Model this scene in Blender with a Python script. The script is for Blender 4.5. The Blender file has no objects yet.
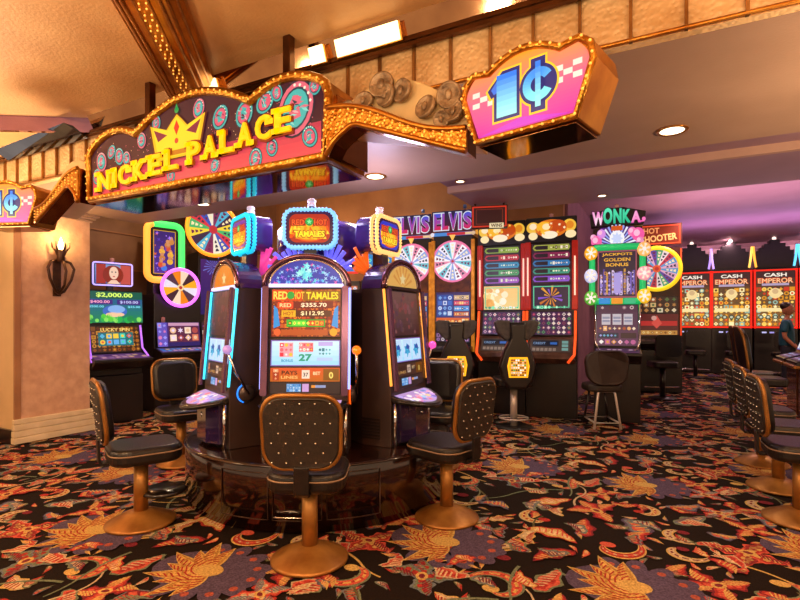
import bpy, bmesh, math, random
from math import sin, cos, pi, radians as RAD
from mathutils import Vector, Matrix
random.seed(7)
SC = bpy.context.scene
COL = SC.collection
# ------------------------------------------------------------------ camera frame
FPX, HC, TH = 502.0, 1.52, RAD(27.8)
CT, ST = cos(TH), sin(TH)
def P(lat, fwd): return (lat*CT - fwd*ST, lat*ST + fwd*CT)
def rz_cam(dl, df):                       # rotation that turns local -Y into the camera-frame direction (dl, df)
    X, Y = dl*CT - df*ST, dl*ST + df*CT
    return math.atan2(X, -Y)
# ------------------------------------------------------------------ colour and materials
def lin(h, a=1.0):
    if not isinstance(h, str): return tuple(h)+((a,) if len(h) == 3 else ())
    r = [int(h[i:i+2], 16)/255 for i in (0, 2, 4)]
    return tuple(((c/12.92) if c <= .04045 else ((c+.055)/1.055)**2.4) for c in r)+(a,)
MATS = {}
def mat(name, c1, c2=None, scale=8, rough=.5, metal=0., bump=0., bscale=None, emit=None, es=0., coat=0., kind='noise', stretch=None):
    if name in MATS: return MATS[name]
    m = bpy.data.materials.new(name); m.use_nodes = True
    nt = m.node_tree; N = nt.nodes; L = nt.links
    b = N['Principled BSDF']
    b.inputs['Roughness'].default_value = rough; b.inputs['Metallic'].default_value = metal
    b.inputs['Coat Weight'].default_value = coat; b.inputs['Coat Roughness'].default_value = .08
    tc = N.new('ShaderNodeTexCoord'); src = tc.outputs['Object']
    if stretch:
        mp = N.new('ShaderNodeMapping'); mp.inputs['Scale'].default_value = stretch
        L.new(src, mp.inputs['Vector']); src = mp.outputs['Vector']
    no = N.new('ShaderNodeTexNoise'); no.inputs['Scale'].default_value = scale; no.inputs['Detail'].default_value = 5
    L.new(src, no.inputs['Vector'])
    mx = N.new('ShaderNodeMix'); mx.data_type = 'RGBA'
    mx.inputs['A'].default_value = lin(c1); mx.inputs['B'].default_value = lin(c2 or c1)
    rp = N.new('ShaderNodeMapRange'); rp.inputs['From Min'].default_value = .35; rp.inputs['From Max'].default_value = .65
    L.new(no.outputs['Fac'], rp.inputs['Value']); L.new(rp.outputs['Result'], mx.inputs['Factor'])
    L.new(mx.outputs['Result'], b.inputs['Base Color'])
    if bump:
        if kind == 'voronoi':
            t = N.new('ShaderNodeTexVoronoi'); t.feature = 'SMOOTH_F1'; out = t.outputs['Distance']
        else:
            t = N.new('ShaderNodeTexNoise'); t.inputs['Detail'].default_value = 3; out = t.outputs['Fac']
        t.inputs['Scale'].default_value = bscale or scale*4
        L.new(src, t.inputs['Vector'])
        bp = N.new('ShaderNodeBump'); bp.inputs['Strength'].default_value = bump; bp.inputs['Distance'].default_value = .01
        L.new(out, bp.inputs['Height']); L.new(bp.outputs['Normal'], b.inputs['Normal'])
    if emit:
        b.inputs['Emission Color'].default_value = lin(emit); b.inputs['Emission Strength'].default_value = es
    MATS[name] = m
    return m
EG = .54
def glow(hexc, s=3.):
    s = round(s*EG, 3)
    return mat('glow_%s_%g' % (hexc, s), hexc, rough=.4, emit=hexc, es=s)
def art_mat(s):
    s = round(s*EG, 3)
    k = 'art_%g' % s
    if k in MATS: return MATS[k]
    m = bpy.data.materials.new(k); m.use_nodes = True
    nt = m.node_tree; b = nt.nodes['Principled BSDF']
    at = nt.nodes.new('ShaderNodeAttribute'); at.attribute_name = 'Col'
    vm = nt.nodes.new('ShaderNodeVectorMath'); vm.operation = 'SCALE'; vm.inputs['Scale'].default_value = .4
    nt.links.new(at.outputs['Color'], vm.inputs[0]); nt.links.new(vm.outputs['Vector'], b.inputs['Base Color']); nt.links.new(at.outputs['Color'], b.inputs['Emission Color'])
    b.inputs['Emission Strength'].default_value = s; b.inputs['Roughness'].default_value = .3
    MATS[k] = m
    return m
# ------------------------------------------------------------------ mesh builder
def link(name, me, m=None, parent=None, loc=None, rot=None):
    o = bpy.data.objects.new(name, me); COL.objects.link(o)
    if m and me is not None: me.materials.append(m)
    if parent: o.parent = parent
    if loc: o.location = loc
    if rot: o.rotation_euler = rot
    return o
class MB:
    def __init__(s): s.v = []; s.f = []; s.sm = []
    def add(s, vs, fs, smooth=False, M=None):
        n = len(s.v)
        s.v += [tuple(M @ Vector(v)) if M else tuple(v) for v in vs]
        s.f += [tuple(i+n for i in f) for f in fs]; s.sm += [smooth]*len(fs)
        return s
    def box(s, x0, y0, z0, x1, y1, z1, M=None):
        v = [(x, y, z) for z in (z0, z1) for y in (y0, y1) for x in (x0, x1)]
        return s.add(v, [(0, 2, 3, 1), (4, 5, 7, 6), (0, 1, 5, 4), (2, 6, 7, 3), (0, 4, 6, 2), (1, 3, 7, 5)], M=M)
    def loft(s, rings, smooth=False, caps=True, M=None):
        n = len(rings[0]); v = [p for r in rings for p in r]; f = []
        for k in range(len(rings)-1):
            for i in range(n):
                j = (i+1) % n
                f.append((k*n+i, k*n+j, (k+1)*n+j, (k+1)*n+i))
        s.add(v, f, smooth, M)
        if caps:
            s.add(rings[0], [tuple(range(n))[::-1]], False, M); s.add(rings[-1], [tuple(range(n))], False, M)
        return s
    def prism(s, pts, y0, y1, M=None): return s.loft([[(x, y0, z) for x, z in pts], [(x, y1, z) for x, z in pts]], M=M)
    def prismx(s, pts, x0, x1, M=None): return s.loft([[(x0, y, z) for y, z in pts], [(x1, y, z) for y, z in pts]], M=M)
    def prismz(s, pts, z0, z1, M=None): return s.loft([[(x, y, z0) for x, y in pts], [(x, y, z1) for x, y in pts]], M=M)
    def lathe(s, prof, n=24, M=None, smooth=True):
        return s.loft([[(r*cos(2*pi*i/n), r*sin(2*pi*i/n), z) for i in range(n)] for r, z in prof], smooth, True, M)
    def hoop(s, prof, n=24, M=None):
        prof = list(prof)+[prof[0]]
        return s.loft([[(r*cos(2*pi*i/n), r*sin(2*pi*i/n), z) for i in range(n)] for r, z in prof], True, False, M)
    def tube(s, pts, r, n=8, closed=False):
        pts = [Vector(p) for p in pts]; k = len(pts); rings = []
        up = Vector((0, 0, 1)); prev = None
        for i, p in enumerate(pts):
            a = pts[(i-1) % k] if (closed or i) else p
            b = pts[(i+1) % k] if (closed or i < k-1) else p
            t = (b-a).normalized()
            if prev is None:
                q = up if abs(t.dot(up)) < .9 else Vector((1, 0, 0))
                u = t.cross(q).normalized()
            else:
                u = (prev - t*prev.dot(t)).normalized()
            prev = u; w = t.cross(u)
            rr = r[i] if isinstance(r, (list, tuple)) else r
            rings.append([tuple(p+u*(rr*cos(2*pi*j/n))+w*(rr*sin(2*pi*j/n))) for j in range(n)])
        if closed: rings.append(rings[0])
        return s.loft(rings, True, not closed)
    def ball(s, c, r, n=12, m=8, sc=(1, 1, 1)):
        rings = []
        for k in range(1, m):
            a = pi*k/m
            rings.append([(c[0]+sc[0]*r*sin(a)*cos(2*pi*i/n), c[1]+sc[1]*r*sin(a)*sin(2*pi*i/n), c[2]-sc[2]*r*cos(a)) for i in range(n)])
        return s.loft(rings, True, True)
    def build(s, name, m, parent=None, bevel=0, seg=2, loc=None, rot=None, subs=0):
        me = bpy.data.meshes.new(name); me.from_pydata(s.v, [], s.f)
        me.polygons.foreach_set('use_smooth', s.sm)
        bm = bmesh.new(); bm.from_mesh(me)
        bmesh.ops.remove_doubles(bm, verts=bm.verts, dist=1e-6)
        bmesh.ops.recalc_face_normals(bm, faces=bm.faces); bm.to_mesh(me); bm.free()
        o = link(name, me, m, parent, loc, rot)
        if bevel:
            b = o.modifiers.new('Bevel', 'BEVEL'); b.width = bevel; b.segments = seg; b.limit_method = 'ANGLE'; b.angle_limit = RAD(40)
        if subs:
            b = o.modifiers.new('Sub', 'SUBSURF'); b.levels = subs; b.render_levels = subs
        return o
def rr(w, h, r, n=5, cx=0, cz=0):
    out = []
    for (sx, sz, a0) in ((1, 1, 0), (-1, 1, 90), (-1, -1, 180), (1, -1, 270)):
        for i in range(n+1):
            a = RAD(a0+90*i/n)
            out.append((cx+sx*(w/2-r)+r*cos(a), cz+sz*(h/2-r)+r*sin(a)))
    return out
def T(x=0, y=0, z=0): return Matrix.Translation((x, y, z))
def RX(a): return Matrix.Rotation(a, 4, 'X')
def RY(a): return Matrix.Rotation(a, 4, 'Y')
def RZ(a): return Matrix.Rotation(a, 4, 'Z')
# ------------------------------------------------------------------ naming
def tag(o, label, cat, group=None):
    o['label'] = label; o['category'] = cat
    if group: o['group'] = group
    return o
def thing(name, label, cat, xy=(0, 0), z=0, rz=0, group=None):
    o = bpy.data.objects.new(name, None); COL.objects.link(o)
    o.empty_display_size = .1
    o.location = (xy[0], xy[1], z); o.rotation_euler = (0, 0, rz)
    return tag(o, label, cat, group)
def struct(o): o['kind'] = 'structure'; return o
def dup(root, label, xy, rz, z=None, group=None):
    def cp(o, p):
        c = o.copy(); COL.objects.link(c)
        if p: c.parent = p
        for ch in list(o.children): cp(ch, c)
        return c
    r = cp(root, None)
    r.location = (xy[0], xy[1], root.location.z if z is None else z); r.rotation_euler = (0, 0, rz)
    r['label'] = label
    if group: r['group'] = group
    return r
# ------------------------------------------------------------------ text
_TX = {}
def text_mesh(s, bold=.0, ext=0.):
    k = (s, bold, ext)
    if k in _TX: return _TX[k]
    cu = bpy.data.curves.new('t', 'FONT'); cu.body = s; cu.size = 1; cu.offset = bold; cu.extrude = ext; cu.resolution_u = 3
    cu.fill_mode = 'BOTH'
    o = bpy.data.objects.new('t', cu); COL.objects.link(o)
    dg = bpy.context.evaluated_depsgraph_get(); dg.update()
    me = bpy.data.meshes.new_from_object(o.evaluated_get(dg))
    vs = [tuple(v.co) for v in me.vertices]; fs = [tuple(p.vertices) for p in me.polygons]
    bpy.data.objects.remove(o); bpy.data.curves.remove(cu); bpy.data.meshes.remove(me)
    x0 = min(v[0] for v in vs); x1 = max(v[0] for v in vs); y0 = min(v[1] for v in vs); y1 = max(v[1] for v in vs)
    vs = [(v[0]-x0, v[1]-y0, v[2]) for v in vs]
    _TX[k] = (vs, fs, x1-x0, y1-y0)
    return _TX[k]
# ------------------------------------------------------------------ flat artwork: layered coloured polygons in one mesh
class Art:
    def __init__(s): s.p = []
    def poly(s, pts, c, l=0): s.p.append((pts, lin(c), l)); return s
    def rect(s, x0, z0, x1, z1, c, l=0): return s.poly([(x0, z0), (x1, z0), (x1, z1), (x0, z1)], c, l)
    def disc(s, x, z, r, c, l=0, n=18, rz=None):
        rz = rz or r
        return s.poly([(x+r*cos(2*pi*i/n), z+rz*sin(2*pi*i/n)) for i in range(n)], c, l)
    def sector(s, x, z, r0, r1, a0, a1, c, l=0, n=4):
        A = [a0+(a1-a0)*i/n for i in range(n+1)]
        return s.poly([(x+r1*cos(a), z+r1*sin(a)) for a in A]+[(x+r0*cos(a), z+r0*sin(a)) for a in A[::-1]], c, l)
    def ring(s, x, z, r0, r1, c, l=0, n=28):
        for i in range(n): s.sector(x, z, r0, r1, 2*pi*i/n, 2*pi*(i+1)/n, c, l, 1)
        return s
    def star(s, x, z, r, c, l=0, n=5, k=.45, rot=pi/2):
        return s.poly([(x+(r if i % 2 == 0 else r*k)*cos(rot+pi*i/n), z+(r if i % 2 == 0 else r*k)*sin(rot+pi*i/n)) for i in range(2*n)], c, l)
    def frame(s, x0, z0, x1, z1, t, c, l=0):
        s.rect(x0, z0, x1, z0+t, c, l); s.rect(x0, z1-t, x1, z1, c, l); s.rect(x0, z0+t, x0+t, z1-t, c, l); s.rect(x1-t, z0+t, x1, z1-t, c, l)
        return s
    def vgrad(s, x0, z0, x1, z1, c0, c1, n=8, l=0):
        a, b = lin(c0), lin(c1)
        for i in range(n):
            t = (i+.5)/n; c = tuple(a[k]+(b[k]-a[k])*t for k in range(3))
            s.rect(x0, z0+(z1-z0)*i/n, x1, z0+(z1-z0)*(i+1)/n, c, l)
        return s
    def text(s, t, x, z, h, c, l=1, bold=.02, w=None, align='c', grad=None, rot=0):
        vs, fs, tw, thh = text_mesh(t, bold)
        sz = h/thh; sx = sz if w is None else w/tw
        ox = {'c': -tw*sx/2, 'l': 0, 'r': -tw*sx}[align]
        cr, sr = cos(rot), sin(rot)
        for f in fs:
            pts = []; m = 0
            for i in f:
                px, pz = ox+vs[i][0]*sx, vs[i][1]*sz-h/2
                m += vs[i][1]/thh/len(f)
                pts.append((x+px*cr-pz*sr, z+px*sr+pz*cr))
            col = c
            if grad:
                a, b = lin(c), lin(grad); col = tuple(a[k]+(b[k]-a[k])*m for k in range(3))
            s.poly(pts, col, l)
        return s
    def icons(s, x0, z0, x1, z1, nx, ny, pal, l=1, R=None, fill=.8):
        R = R or random; dx, dz = (x1-x0)/nx, (z1-z0)/ny
        for i in range(nx):
            for j in range(ny):
                cx, cz = x0+dx*(i+.5), z0+dz*(j+.5); r = min(dx, dz)*.5*fill
                k = R.random(); c = R.choice(pal); c2 = R.choice(pal)
                if k < .3: s.disc(cx, cz, r, c, l, 10); s.disc(cx, cz, r*.5, c2, l+1, 8)
                elif k < .5: s.star(cx, cz, r, c, l, R.choice((4, 5, 6)))
                elif k < .75: s.rect(cx-dx*.5*fill, cz-dz*.5*fill, cx+dx*.5*fill, cz+dz*.5*fill, c, l); s.disc(cx, cz, r*.6, c2, l+1, 8)
                else: s.poly([(cx-r, cz), (cx, cz-r), (cx+r, cz), (cx, cz+r)], c, l); s.rect(cx-r*.3, cz-r*.3, cx+r*.3, cz+r*.3, c2, l+1)
        return s
    def wheel(s, x, z, r, cols, n=16, l=0, hub='e8d060', hubr=.16, rim=None, deco=True):
        for i in range(n):
            a0, a1 = 2*pi*i/n, 2*pi*(i+1)/n
            s.sector(x, z, 0.02*r, r, a0, a1, cols[i % len(cols)], l, 3)
            am = (a0+a1)/2
            if deco:
                for q in (.5, .68, .84):
                    s.poly([(x+r*(q-.05)*cos(am-.05), z+r*(q-.05)*sin(am-.05)), (x+r*(q+.06)*cos(am-.09), z+r*(q+.06)*sin(am-.09)),
                            (x+r*(q+.06)*cos(am+.09), z+r*(q+.06)*sin(am+.09)), (x+r*(q-.05)*cos(am+.05), z+r*(q-.05)*sin(am+.05))], ('303048', 'fff0c0', '702050')[i % 3], l+1)
        if rim: s.ring(x, z, r, r*1.1, rim, l+1)
        s.disc(x, z, r*hubr, hub, l+2); s.disc(x, z, r*hubr*.5, 'c03030', l+3)
        return s
    def build(s, name, parent, loc=(0, 0, 0), tilt=0, es=1., step=.0009, rz=0):
        vs = []; fs = []; cols = []
        for pts, c, l in s.p:
            n = len(vs)
            vs += [(x, -l*step, z) for x, z in pts]; fs.append(tuple(range(n, n+len(pts)))); cols += list(c)*len(pts)
        me = bpy.data.meshes.new(name); me.from_pydata(vs, [], fs)
        a = me.color_attributes.new('Col', 'FLOAT_COLOR', 'CORNER'); a.data.foreach_set('color', cols)
        return link(name, me, art_mat(es), parent, loc, (tilt, 0, rz))
def slab(root, name, w, h, art, loc, tilt=0, es=1., depth=.02, case='case_black', bev=.004):
    """a screen: the artwork mounted on a thin housing that is its parent part"""
    b = MB(); b.box(-w/2-.01, .001, -h/2-.01, w/2+.01, depth, h/2+.01)
    o = b.build(name, MATS[case], root, bev, loc=loc, rot=(tilt, 0, 0))
    art.build('display', o, (0, 0, 0), 0, es)
    return o
# ------------------------------------------------------------------ shared materials
gold = mat('gold_hammered', 'd8a040', 'a86a1c', 10, .28, .9, .5, 60, kind='voronoi')
gold_s = mat('gold_smooth', 'cf8f38', 'a8661f', 6, .3, .9)
chair_gold = mat('chair_gold', 'b07c3c', '865622', 5, .36, .55)
stud_m = mat('stud_bulb', 'ffd070', rough=.3, emit='ffb040', es=.45)
silver = mat('stud_silver', 'e8e0d0', rough=.2, metal=.6)
chrome = mat('chrome', 'd8d4d8', rough=.12, metal=1.)
leather = mat('leather_dark', '120d0b', '1a1411', 30, .3, 0, .2, 120)
leather_b = mat('leather_back', '1c140d', '281c11', 40, .5, 0, .3, 200)
mat('case_black', '141012', '1c1618', 6, .35, coat=.2)
body_br = mat('cabinet_brown', '2c1c18', '38241e', 3, .42, coat=.1)
body_dk = mat('cabinet_dark', '120c0c', '1a1211', 4, .3, coat=.3)
purple = mat('purple_gloss', '35206a', '4a2c80', 4, .2, coat=.6)
bronze = mat('bronze_iron', '3a2416', '57361e', 12, .45, .5)
mirror = mat('mirror_bronze', 'b88a60', '9c7050', 3, .07, 1.)
# ================================================================== CARPET
def carpet():
    R = random.Random(31)
    RUST, CORAL, GOLD, TAN, SAGE, SLATE, MAUVE, WINE, OLIVE, CREAM = ('a2322c', 'c25544', 'c4a05c', 'b8a484', '6e765e', '686e76', '54465e', '742630', '5c5638', 'd0b88c')
    DARK = '1c120d'
    polys = []                                    # (pts, colour, layer) of one repeat, in metres
    def ell(cx, cy, a, b, ang, n=14):
        return [(cx+a*cos(t)*cos(ang)-b*sin(t)*sin(ang), cy+a*cos(t)*sin(ang)+b*sin(t)*cos(ang)) for t in (2*pi*i/n for i in range(n))]
    def leaf(cx, cy, ang, L, W, c, base, bend=.25, lobes=True):
        def outline(k, l0=0., l1=1.):
            up, dn = [], []
            for i in range(13):
                t = l0+(l1-l0)*i/12
                w = W*k*(sin(pi*t**.75))*(1+(.22*sin(t*16) if lobes else 0))
                yb = bend*L*sin(pi*t*.9)
                up.append((t*L, yb+w)); dn.append((t*L, yb-w))
            pts = up+dn[::-1][1:-1]
            return [(cx+x*cos(ang)-y*sin(ang), cy+x*sin(ang)+y*cos(ang)) for x, y in pts]
        polys.append((outline(1.0), c[0], base)); polys.append((outline(.74, .05, .93), c[1], base+1))
        for k in range(3):
            a, b2 = .14+.24*k, .34+.24*k
            polys.append((outline(.42, a, b2), c[2], base+2))
        # serrated veins across
        for k in range(7):
            t = .15+.1*k; yb = bend*L*sin(pi*t*.9); w = W*.8*sin(pi*t**.75)
            q = [(t*L, yb+w), (t*L+.012, yb+w), (t*L+.05, yb-w*.2), (t*L+.036, yb-w*.2)]
            polys.append(([(cx+x*cos(ang)-y*sin(ang), cy+x*sin(ang)+y*cos(ang)) for x, y in q], c[3], base+3))
    def scroll(cx, cy, ang, r, c, base, sgn=1, turns=1.25, w=.05):
        n = 26
        def band(k, off):
            A, B = [], []
            for i in range(n+1):
                t = i/n; a = ang+sgn*2*pi*turns*t; rad = r*(1-.78*t)
                ww = w*k*(.25+sin(pi*min(1, t*1.1+.05)))
                A.append((cx+(rad+ww)*cos(a), cy+(rad+ww)*sin(a))); B.append((cx+(rad-ww)*cos(a), cy+(rad-ww)*sin(a)))
            for i in range(n):
                polys.append(([A[i], A[i+1], B[i+1], B[i]], c[off if off < 2 or i % 3 else 3], base+off))
        band(1.0, 0); band(.66, 1); band(.22, 2)
        polys.append((ell(cx+.2*r*cos(ang+sgn*2*pi*turns), cy+.2*r*sin(ang+sgn*2*pi*turns), .055*r/.2, .042*r/.2, 0), c[2], base+3))
    def flower(cx, cy, r, c, base, n=7):
        for i in range(n):
            a = 2*pi*i/n
            polys.append((ell(cx+r*.6*cos(a), cy+r*.6*sin(a), r*.46, r*.27, a), c[0], base))
            polys.append((ell(cx+r*.62*cos(a), cy+r*.62*sin(a), r*.34, r*.17, a), c[1], base+1))
            polys.append((ell(cx+r*.66*cos(a), cy+r*.66*sin(a), r*.2, r*.05, a), c[2], base+2))
        polys.append((ell(cx, cy, r*.3, r*.3, 0), c[3], base+3))
        polys.append((ell(cx, cy, r*.17, r*.17, 0), c[2], base+4))
    def bloom(cx, cy, ang, r, base):
        polys.append((ell(cx, cy, r*1.15, r*.75, ang, 20), MAUVE, base)); 
        for k in range(9): 
            a = ang-1.9+3.8*k/8; polys.append((ell(cx+r*.9*cos(a), cy+r*.75*sin(a), r*.34, r*.2, a), MAUVE, base))
            polys.append((ell(cx+r*.95*cos(a), cy+r*.8*sin(a), r*.08, r*.08, 0, 8), 'a05040', base+1))
        for k in range(9):
            a = ang+pi-1.5+3*k/8
            leaf(cx, cy, a, r*(.95+.25*(k % 2)), r*.165, (GOLD, 'ac8040', 'c8a058', RUST), base+1, .08, False)
        polys.append((ell(cx, cy, r*.3, r*.22, ang), GOLD, base+5))
    PAL = [(RUST, CORAL, GOLD, WINE), (SLATE, RUST, CORAL, GOLD), (GOLD, TAN, CREAM, RUST), (SAGE, CORAL, RUST, TAN), (SLATE, WINE, CORAL, SAGE),
           (TAN, CORAL, RUST, CREAM), (OLIVE, SAGE, TAN, RUST), (WINE, RUST, CORAL, GOLD), (MAUVE, SLATE, CORAL, GOLD), (SAGE, SLATE, TAN, WINE), (RUST, GOLD, CREAM, CORAL)]
    W, H = 2.3, 2.0
    placed = []
    def free(x, y, r):
        for (a, b, q) in placed:
            dx = min(abs(x-a), W-abs(x-a)); dy = min(abs(y-b), H-abs(y-b))
            if math.hypot(dx, dy) < (r+q)*.85: return False
        placed.append((x, y, r)); return True
    def vine(x, y, a, L, c, base):
        k = R.choice((-1, 1))*R.uniform(1.5, 3.2); A, B = [], []
        for i in range(15):
            t = i/14; w = .011*(1-.5*t)
            A.append((x-w*sin(a), y+w*cos(a))); B.append((x+w*sin(a), y-w*cos(a)))
            x += L/14*cos(a); y += L/14*sin(a); a += k*L/14*(1 if t < .55 else -1.4)
        for i in range(14): polys.append(([A[i], A[i+1], B[i+1], B[i]], c, base))
    def hook(x, y, a, r, c, base):
        scroll(x, y, a, r, c, base, R.choice((1, -1)), R.uniform(.55, .85), r*.2)
    idx = 0; stamped = []
    def start(): polys.clear()
    def done():
        nonlocal idx
        idx += 1; base = (idx % 9)*.0012
        order = sorted(range(len(polys)), key=lambda i: polys[i][2])
        for k, i in enumerate(order): stamped.append((polys[i][0], polys[i][1], base+.00002*k, polys[i][2]-polys[order[0]][2]))
    for _ in range(14):
        start(); vine(R.uniform(0, W), R.uniform(0, H), R.uniform(0, 6.28), R.uniform(.5, .9), R.choice((GOLD, SAGE, TAN, WINE, OLIVE)), 0); done()
    for kind, cnt, rad in (('bloom', 2, .36), ('hook', 9, .2), ('flower', 9, .18), ('leaf', 20, .175), ('mini', 40, .105), ('dot', 60, .05)):
        got = 0
        for _ in range(5000):
            if got >= cnt: break
            r = rad*R.uniform(.85, 1.2); x, y = R.uniform(0, W), R.uniform(0, H)
            if not free(x, y, r): continue
            got += 1; start(); a = R.uniform(0, 2*pi); c = R.choice(PAL)
            if kind == 'bloom': bloom(x, y, a, r*.85, 0)
            elif kind == 'hook':
                hook(x, y, a, r*.85, R.choice([(TAN, GOLD, RUST, CREAM), (GOLD, TAN, WINE, CREAM), (SAGE, CORAL, GOLD, RUST), (GOLD, RUST, CORAL, TAN)]), 0)
                leaf(x+r*.8*cos(a), y+r*.8*sin(a), a+R.uniform(-1.5, 1.5), r*1.2, r*.3, R.choice(PAL), 5, .3)
                leaf(x+r*.8*cos(a), y+r*.8*sin(a), a+R.uniform(-1.5, 1.5)+2, r*.8, r*.22, R.choice(PAL), 9, .2)
            elif kind == 'flower':
                c = R.choice([(CORAL, RUST, GOLD, WINE), (RUST, CORAL, TAN, SLATE), (WINE, RUST, CORAL, GOLD), (SLATE, SAGE, RUST, WINE)])
                for k in range(4): leaf(x, y, a+k*1.5+R.uniform(-.3, .3), r*1.15, r*.36, c, 4*k, R.uniform(-.2, .2))
                polys.append((ell(x, y, r*.26, r*.2, a), GOLD, 20)); polys.append((ell(x, y, r*.15, r*.1, a), WINE, 21))
            elif kind == 'leaf':
                leaf(x-r*1.1*cos(a), y-r*1.1*sin(a), a, r*2.2, r*.48, c, 0, R.uniform(-.35, .35))
                leaf(x-r*.8*cos(a), y-r*.8*sin(a), a+R.choice((-.9, .9)), r*1.35, r*.32, R.choice(PAL), 5, R.choice((-.25, .25)))
                if R.random() < .5: leaf(x, y, a+R.choice((-2, 2)), r*.9, r*.26, R.choice(PAL), 10, .2)
            elif kind == 'mini':
                leaf(x-r*cos(a), y-r*sin(a), a, r*2.1, r*.55, c, 0, R.uniform(-.4, .4))
                if R.random() < .5: leaf(x-r*cos(a), y-r*sin(a), a+R.choice((-1, 1)), r*1.2, r*.34, R.choice(PAL), 5, .2)
            else: leaf(x-r*cos(a), y-r*sin(a), a, r*2, r*.42, c, 0, .2, False)
            done()
    polys = stamped
    DR = lin(DARK)
    vs, fs, cols = [], [], []
    x0, x1, y0, y1 = -10.5, 9.5, -2.5, 18.6
    vs += [(x0, y0, -.012), (x1, y0, -.012), (x1, y1, -.012), (x0, y1, -.012)]; fs.append((0, 1, 2, 3)); cols += list(DR)*4
    cc = {}
    nx, ny = int((x1-x0)/W)+1, int((y1-y0)/H)+1
    for i in range(nx):
        for j in range(ny):
            cx, cy = x0+(i+.5)*W, y0+(j+.5)*H
            fw = -cx*ST+cy*CT; la = cx*CT+cy*ST
            if fw < -.6 or abs(la) > max(fw, 0)*.98+3.6: continue
            ox, oy = x0+i*W, y0+j*H + (H/2 if i % 2 else 0)
            far = fw > 8.5
            for pts, c, zz, l in polys:
                if far and l > 2: continue
                n = len(vs); z = -.0115+zz
                vs += [(ox+x, oy+y, z) for x, y in pts]; fs.append(tuple(range(n, n+len(pts))))
                k = cc.get(c) or cc.setdefault(c, lin(c)); cols += list(k)*len(pts)
    me = bpy.data.meshes.new('floor'); me.from_pydata(vs, [], fs)
    at = me.color_attributes.new('Col', 'FLOAT_COLOR', 'CORNER'); at.data.foreach_set('color', cols)
    m = bpy.data.materials.new('carpet_pile'); m.use_nodes = True
    nt = m.node_tree; N = nt.nodes; L = nt.links; b = N['Principled BSDF']
    a = N.new('ShaderNodeAttribute'); a.attribute_name = 'Col'
    tc = N.new('ShaderNodeTexCoord')
    no = N.new('ShaderNodeTexNoise'); no.inputs['Scale'].default_value = 90; no.inputs['Detail'].default_value = 2
    L.new(tc.outputs['Object'], no.inputs['Vector'])
    rp = N.new('ShaderNodeMapRange'); rp.inputs['From Min'].default_value = .3; rp.inputs['From Max'].default_value = .7
    rp.inputs['To Min'].default_value = .48; rp.inputs['To Max'].default_value = 1.12
    L.new(no.outputs['Fac'], rp.inputs['Value'])
    mx = N.new('ShaderNodeMix'); mx.data_type = 'RGBA'; mx.blend_type = 'MULTIPLY'; mx.inputs['Factor'].default_value = 1
    L.new(a.outputs['Color'], mx.inputs['A']); L.new(rp.outputs['Result'], mx.inputs['B'])
    L.new(mx.outputs['Result'], b.inputs['Base Color'])
    bp = N.new('ShaderNodeBump'); bp.inputs['Strength'].default_value = .4; bp.inputs['Distance'].default_value = .004
    n2 = N.new('ShaderNodeTexNoise'); n2.inputs['Scale'].default_value = 260
    L.new(tc.outputs['Object'], n2.inputs['Vector']); L.new(n2.outputs['Fac'], bp.inputs['Height']); L.new(bp.outputs['Normal'], b.inputs['Normal'])
    b.inputs['Roughness'].default_value = .9; b.inputs['Specular IOR Level'].default_value = .1
    struct(link('floor', me, m))
carpet()
# ================================================================== ROOM
ceil_gold = mat('ceiling_gold', 'd0a068', 'bc8a54', 2, .5, .0, .35, 45)
ceil_soft = mat('ceiling_soffit', 'a08068', '94755e', 1.5, .5, 0, .12, 60)
ceil_mauve = mat('ceiling_mauve', 'a07c88', '94707c', 1.2, .6)
ceil_peach = mat('ceiling_peach', 'c09880', 'b48c74', 1.2, .6)
stucco = mat('stucco', 'd2a684', 'c09474', 9, .8, 0, .6, 26)
cream = mat('cream_paint', 'd8b888', 'ccac7c', 2, .6)
wall_br = mat('wall_brown', 'a8764c', '946440', 2, .6, 0, .1, 50)
wall_pu = mat('wall_plum', '8a6070', '7a5464', 2, .7)
panel_dk = mat('wall_panel', '8a6448', '7a563c', 3, .5)
plaster = mat('plaster_base', 'dcc8a4', 'cdb892', 5, .6)
brass_dk = mat('brass_dark', '6a4020', '4c2c14', 5, .28, .9)
hammer = mat('fascia_hammered', 'e0ba84', 'c49a64', 5, .4, .15, .8, 42, kind='voronoi')
def sbox(name, m, *a, bevel=0):
    return struct(MB().box(*a).build(name, m, None, bevel))
# --- upper coffer ceiling over the camera, polygon ending on the mirror band
ZU, ZS = HC+1.92, HC+1.45
def zslab(name, m, pts, z0, z1): return struct(MB().prismz(pts, z0, z1).build(name, m))
zslab('ceiling', ceil_gold, [(5, -5), (5, 2.9), (-4.8, 2.9), (-5.56, 2.42), (-12, -1.62), (-12, -5)], ZU, ZU+.06)
zslab('ceiling_lower', ceil_gold, [(-4.8, 2.9), (-12, 2.9), (-12, -1.62), (-5.56, 2.42)], ZU-.12, ZU)
# fascia with its battens
batten_m = mat('batten_brass', 'a87840', '7c5428', 6, .3, .8)
fas = sbox('trim_1', hammer, -9, 2.9, ZS, 5, 2.96, ZU-.1)
x = -8.0
while x < 1.2:
    MB().box(x-.008, 2.875, ZS, x+.008, 2.9, ZU-.13).build('batten', batten_m, fas)
    x += .253
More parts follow.
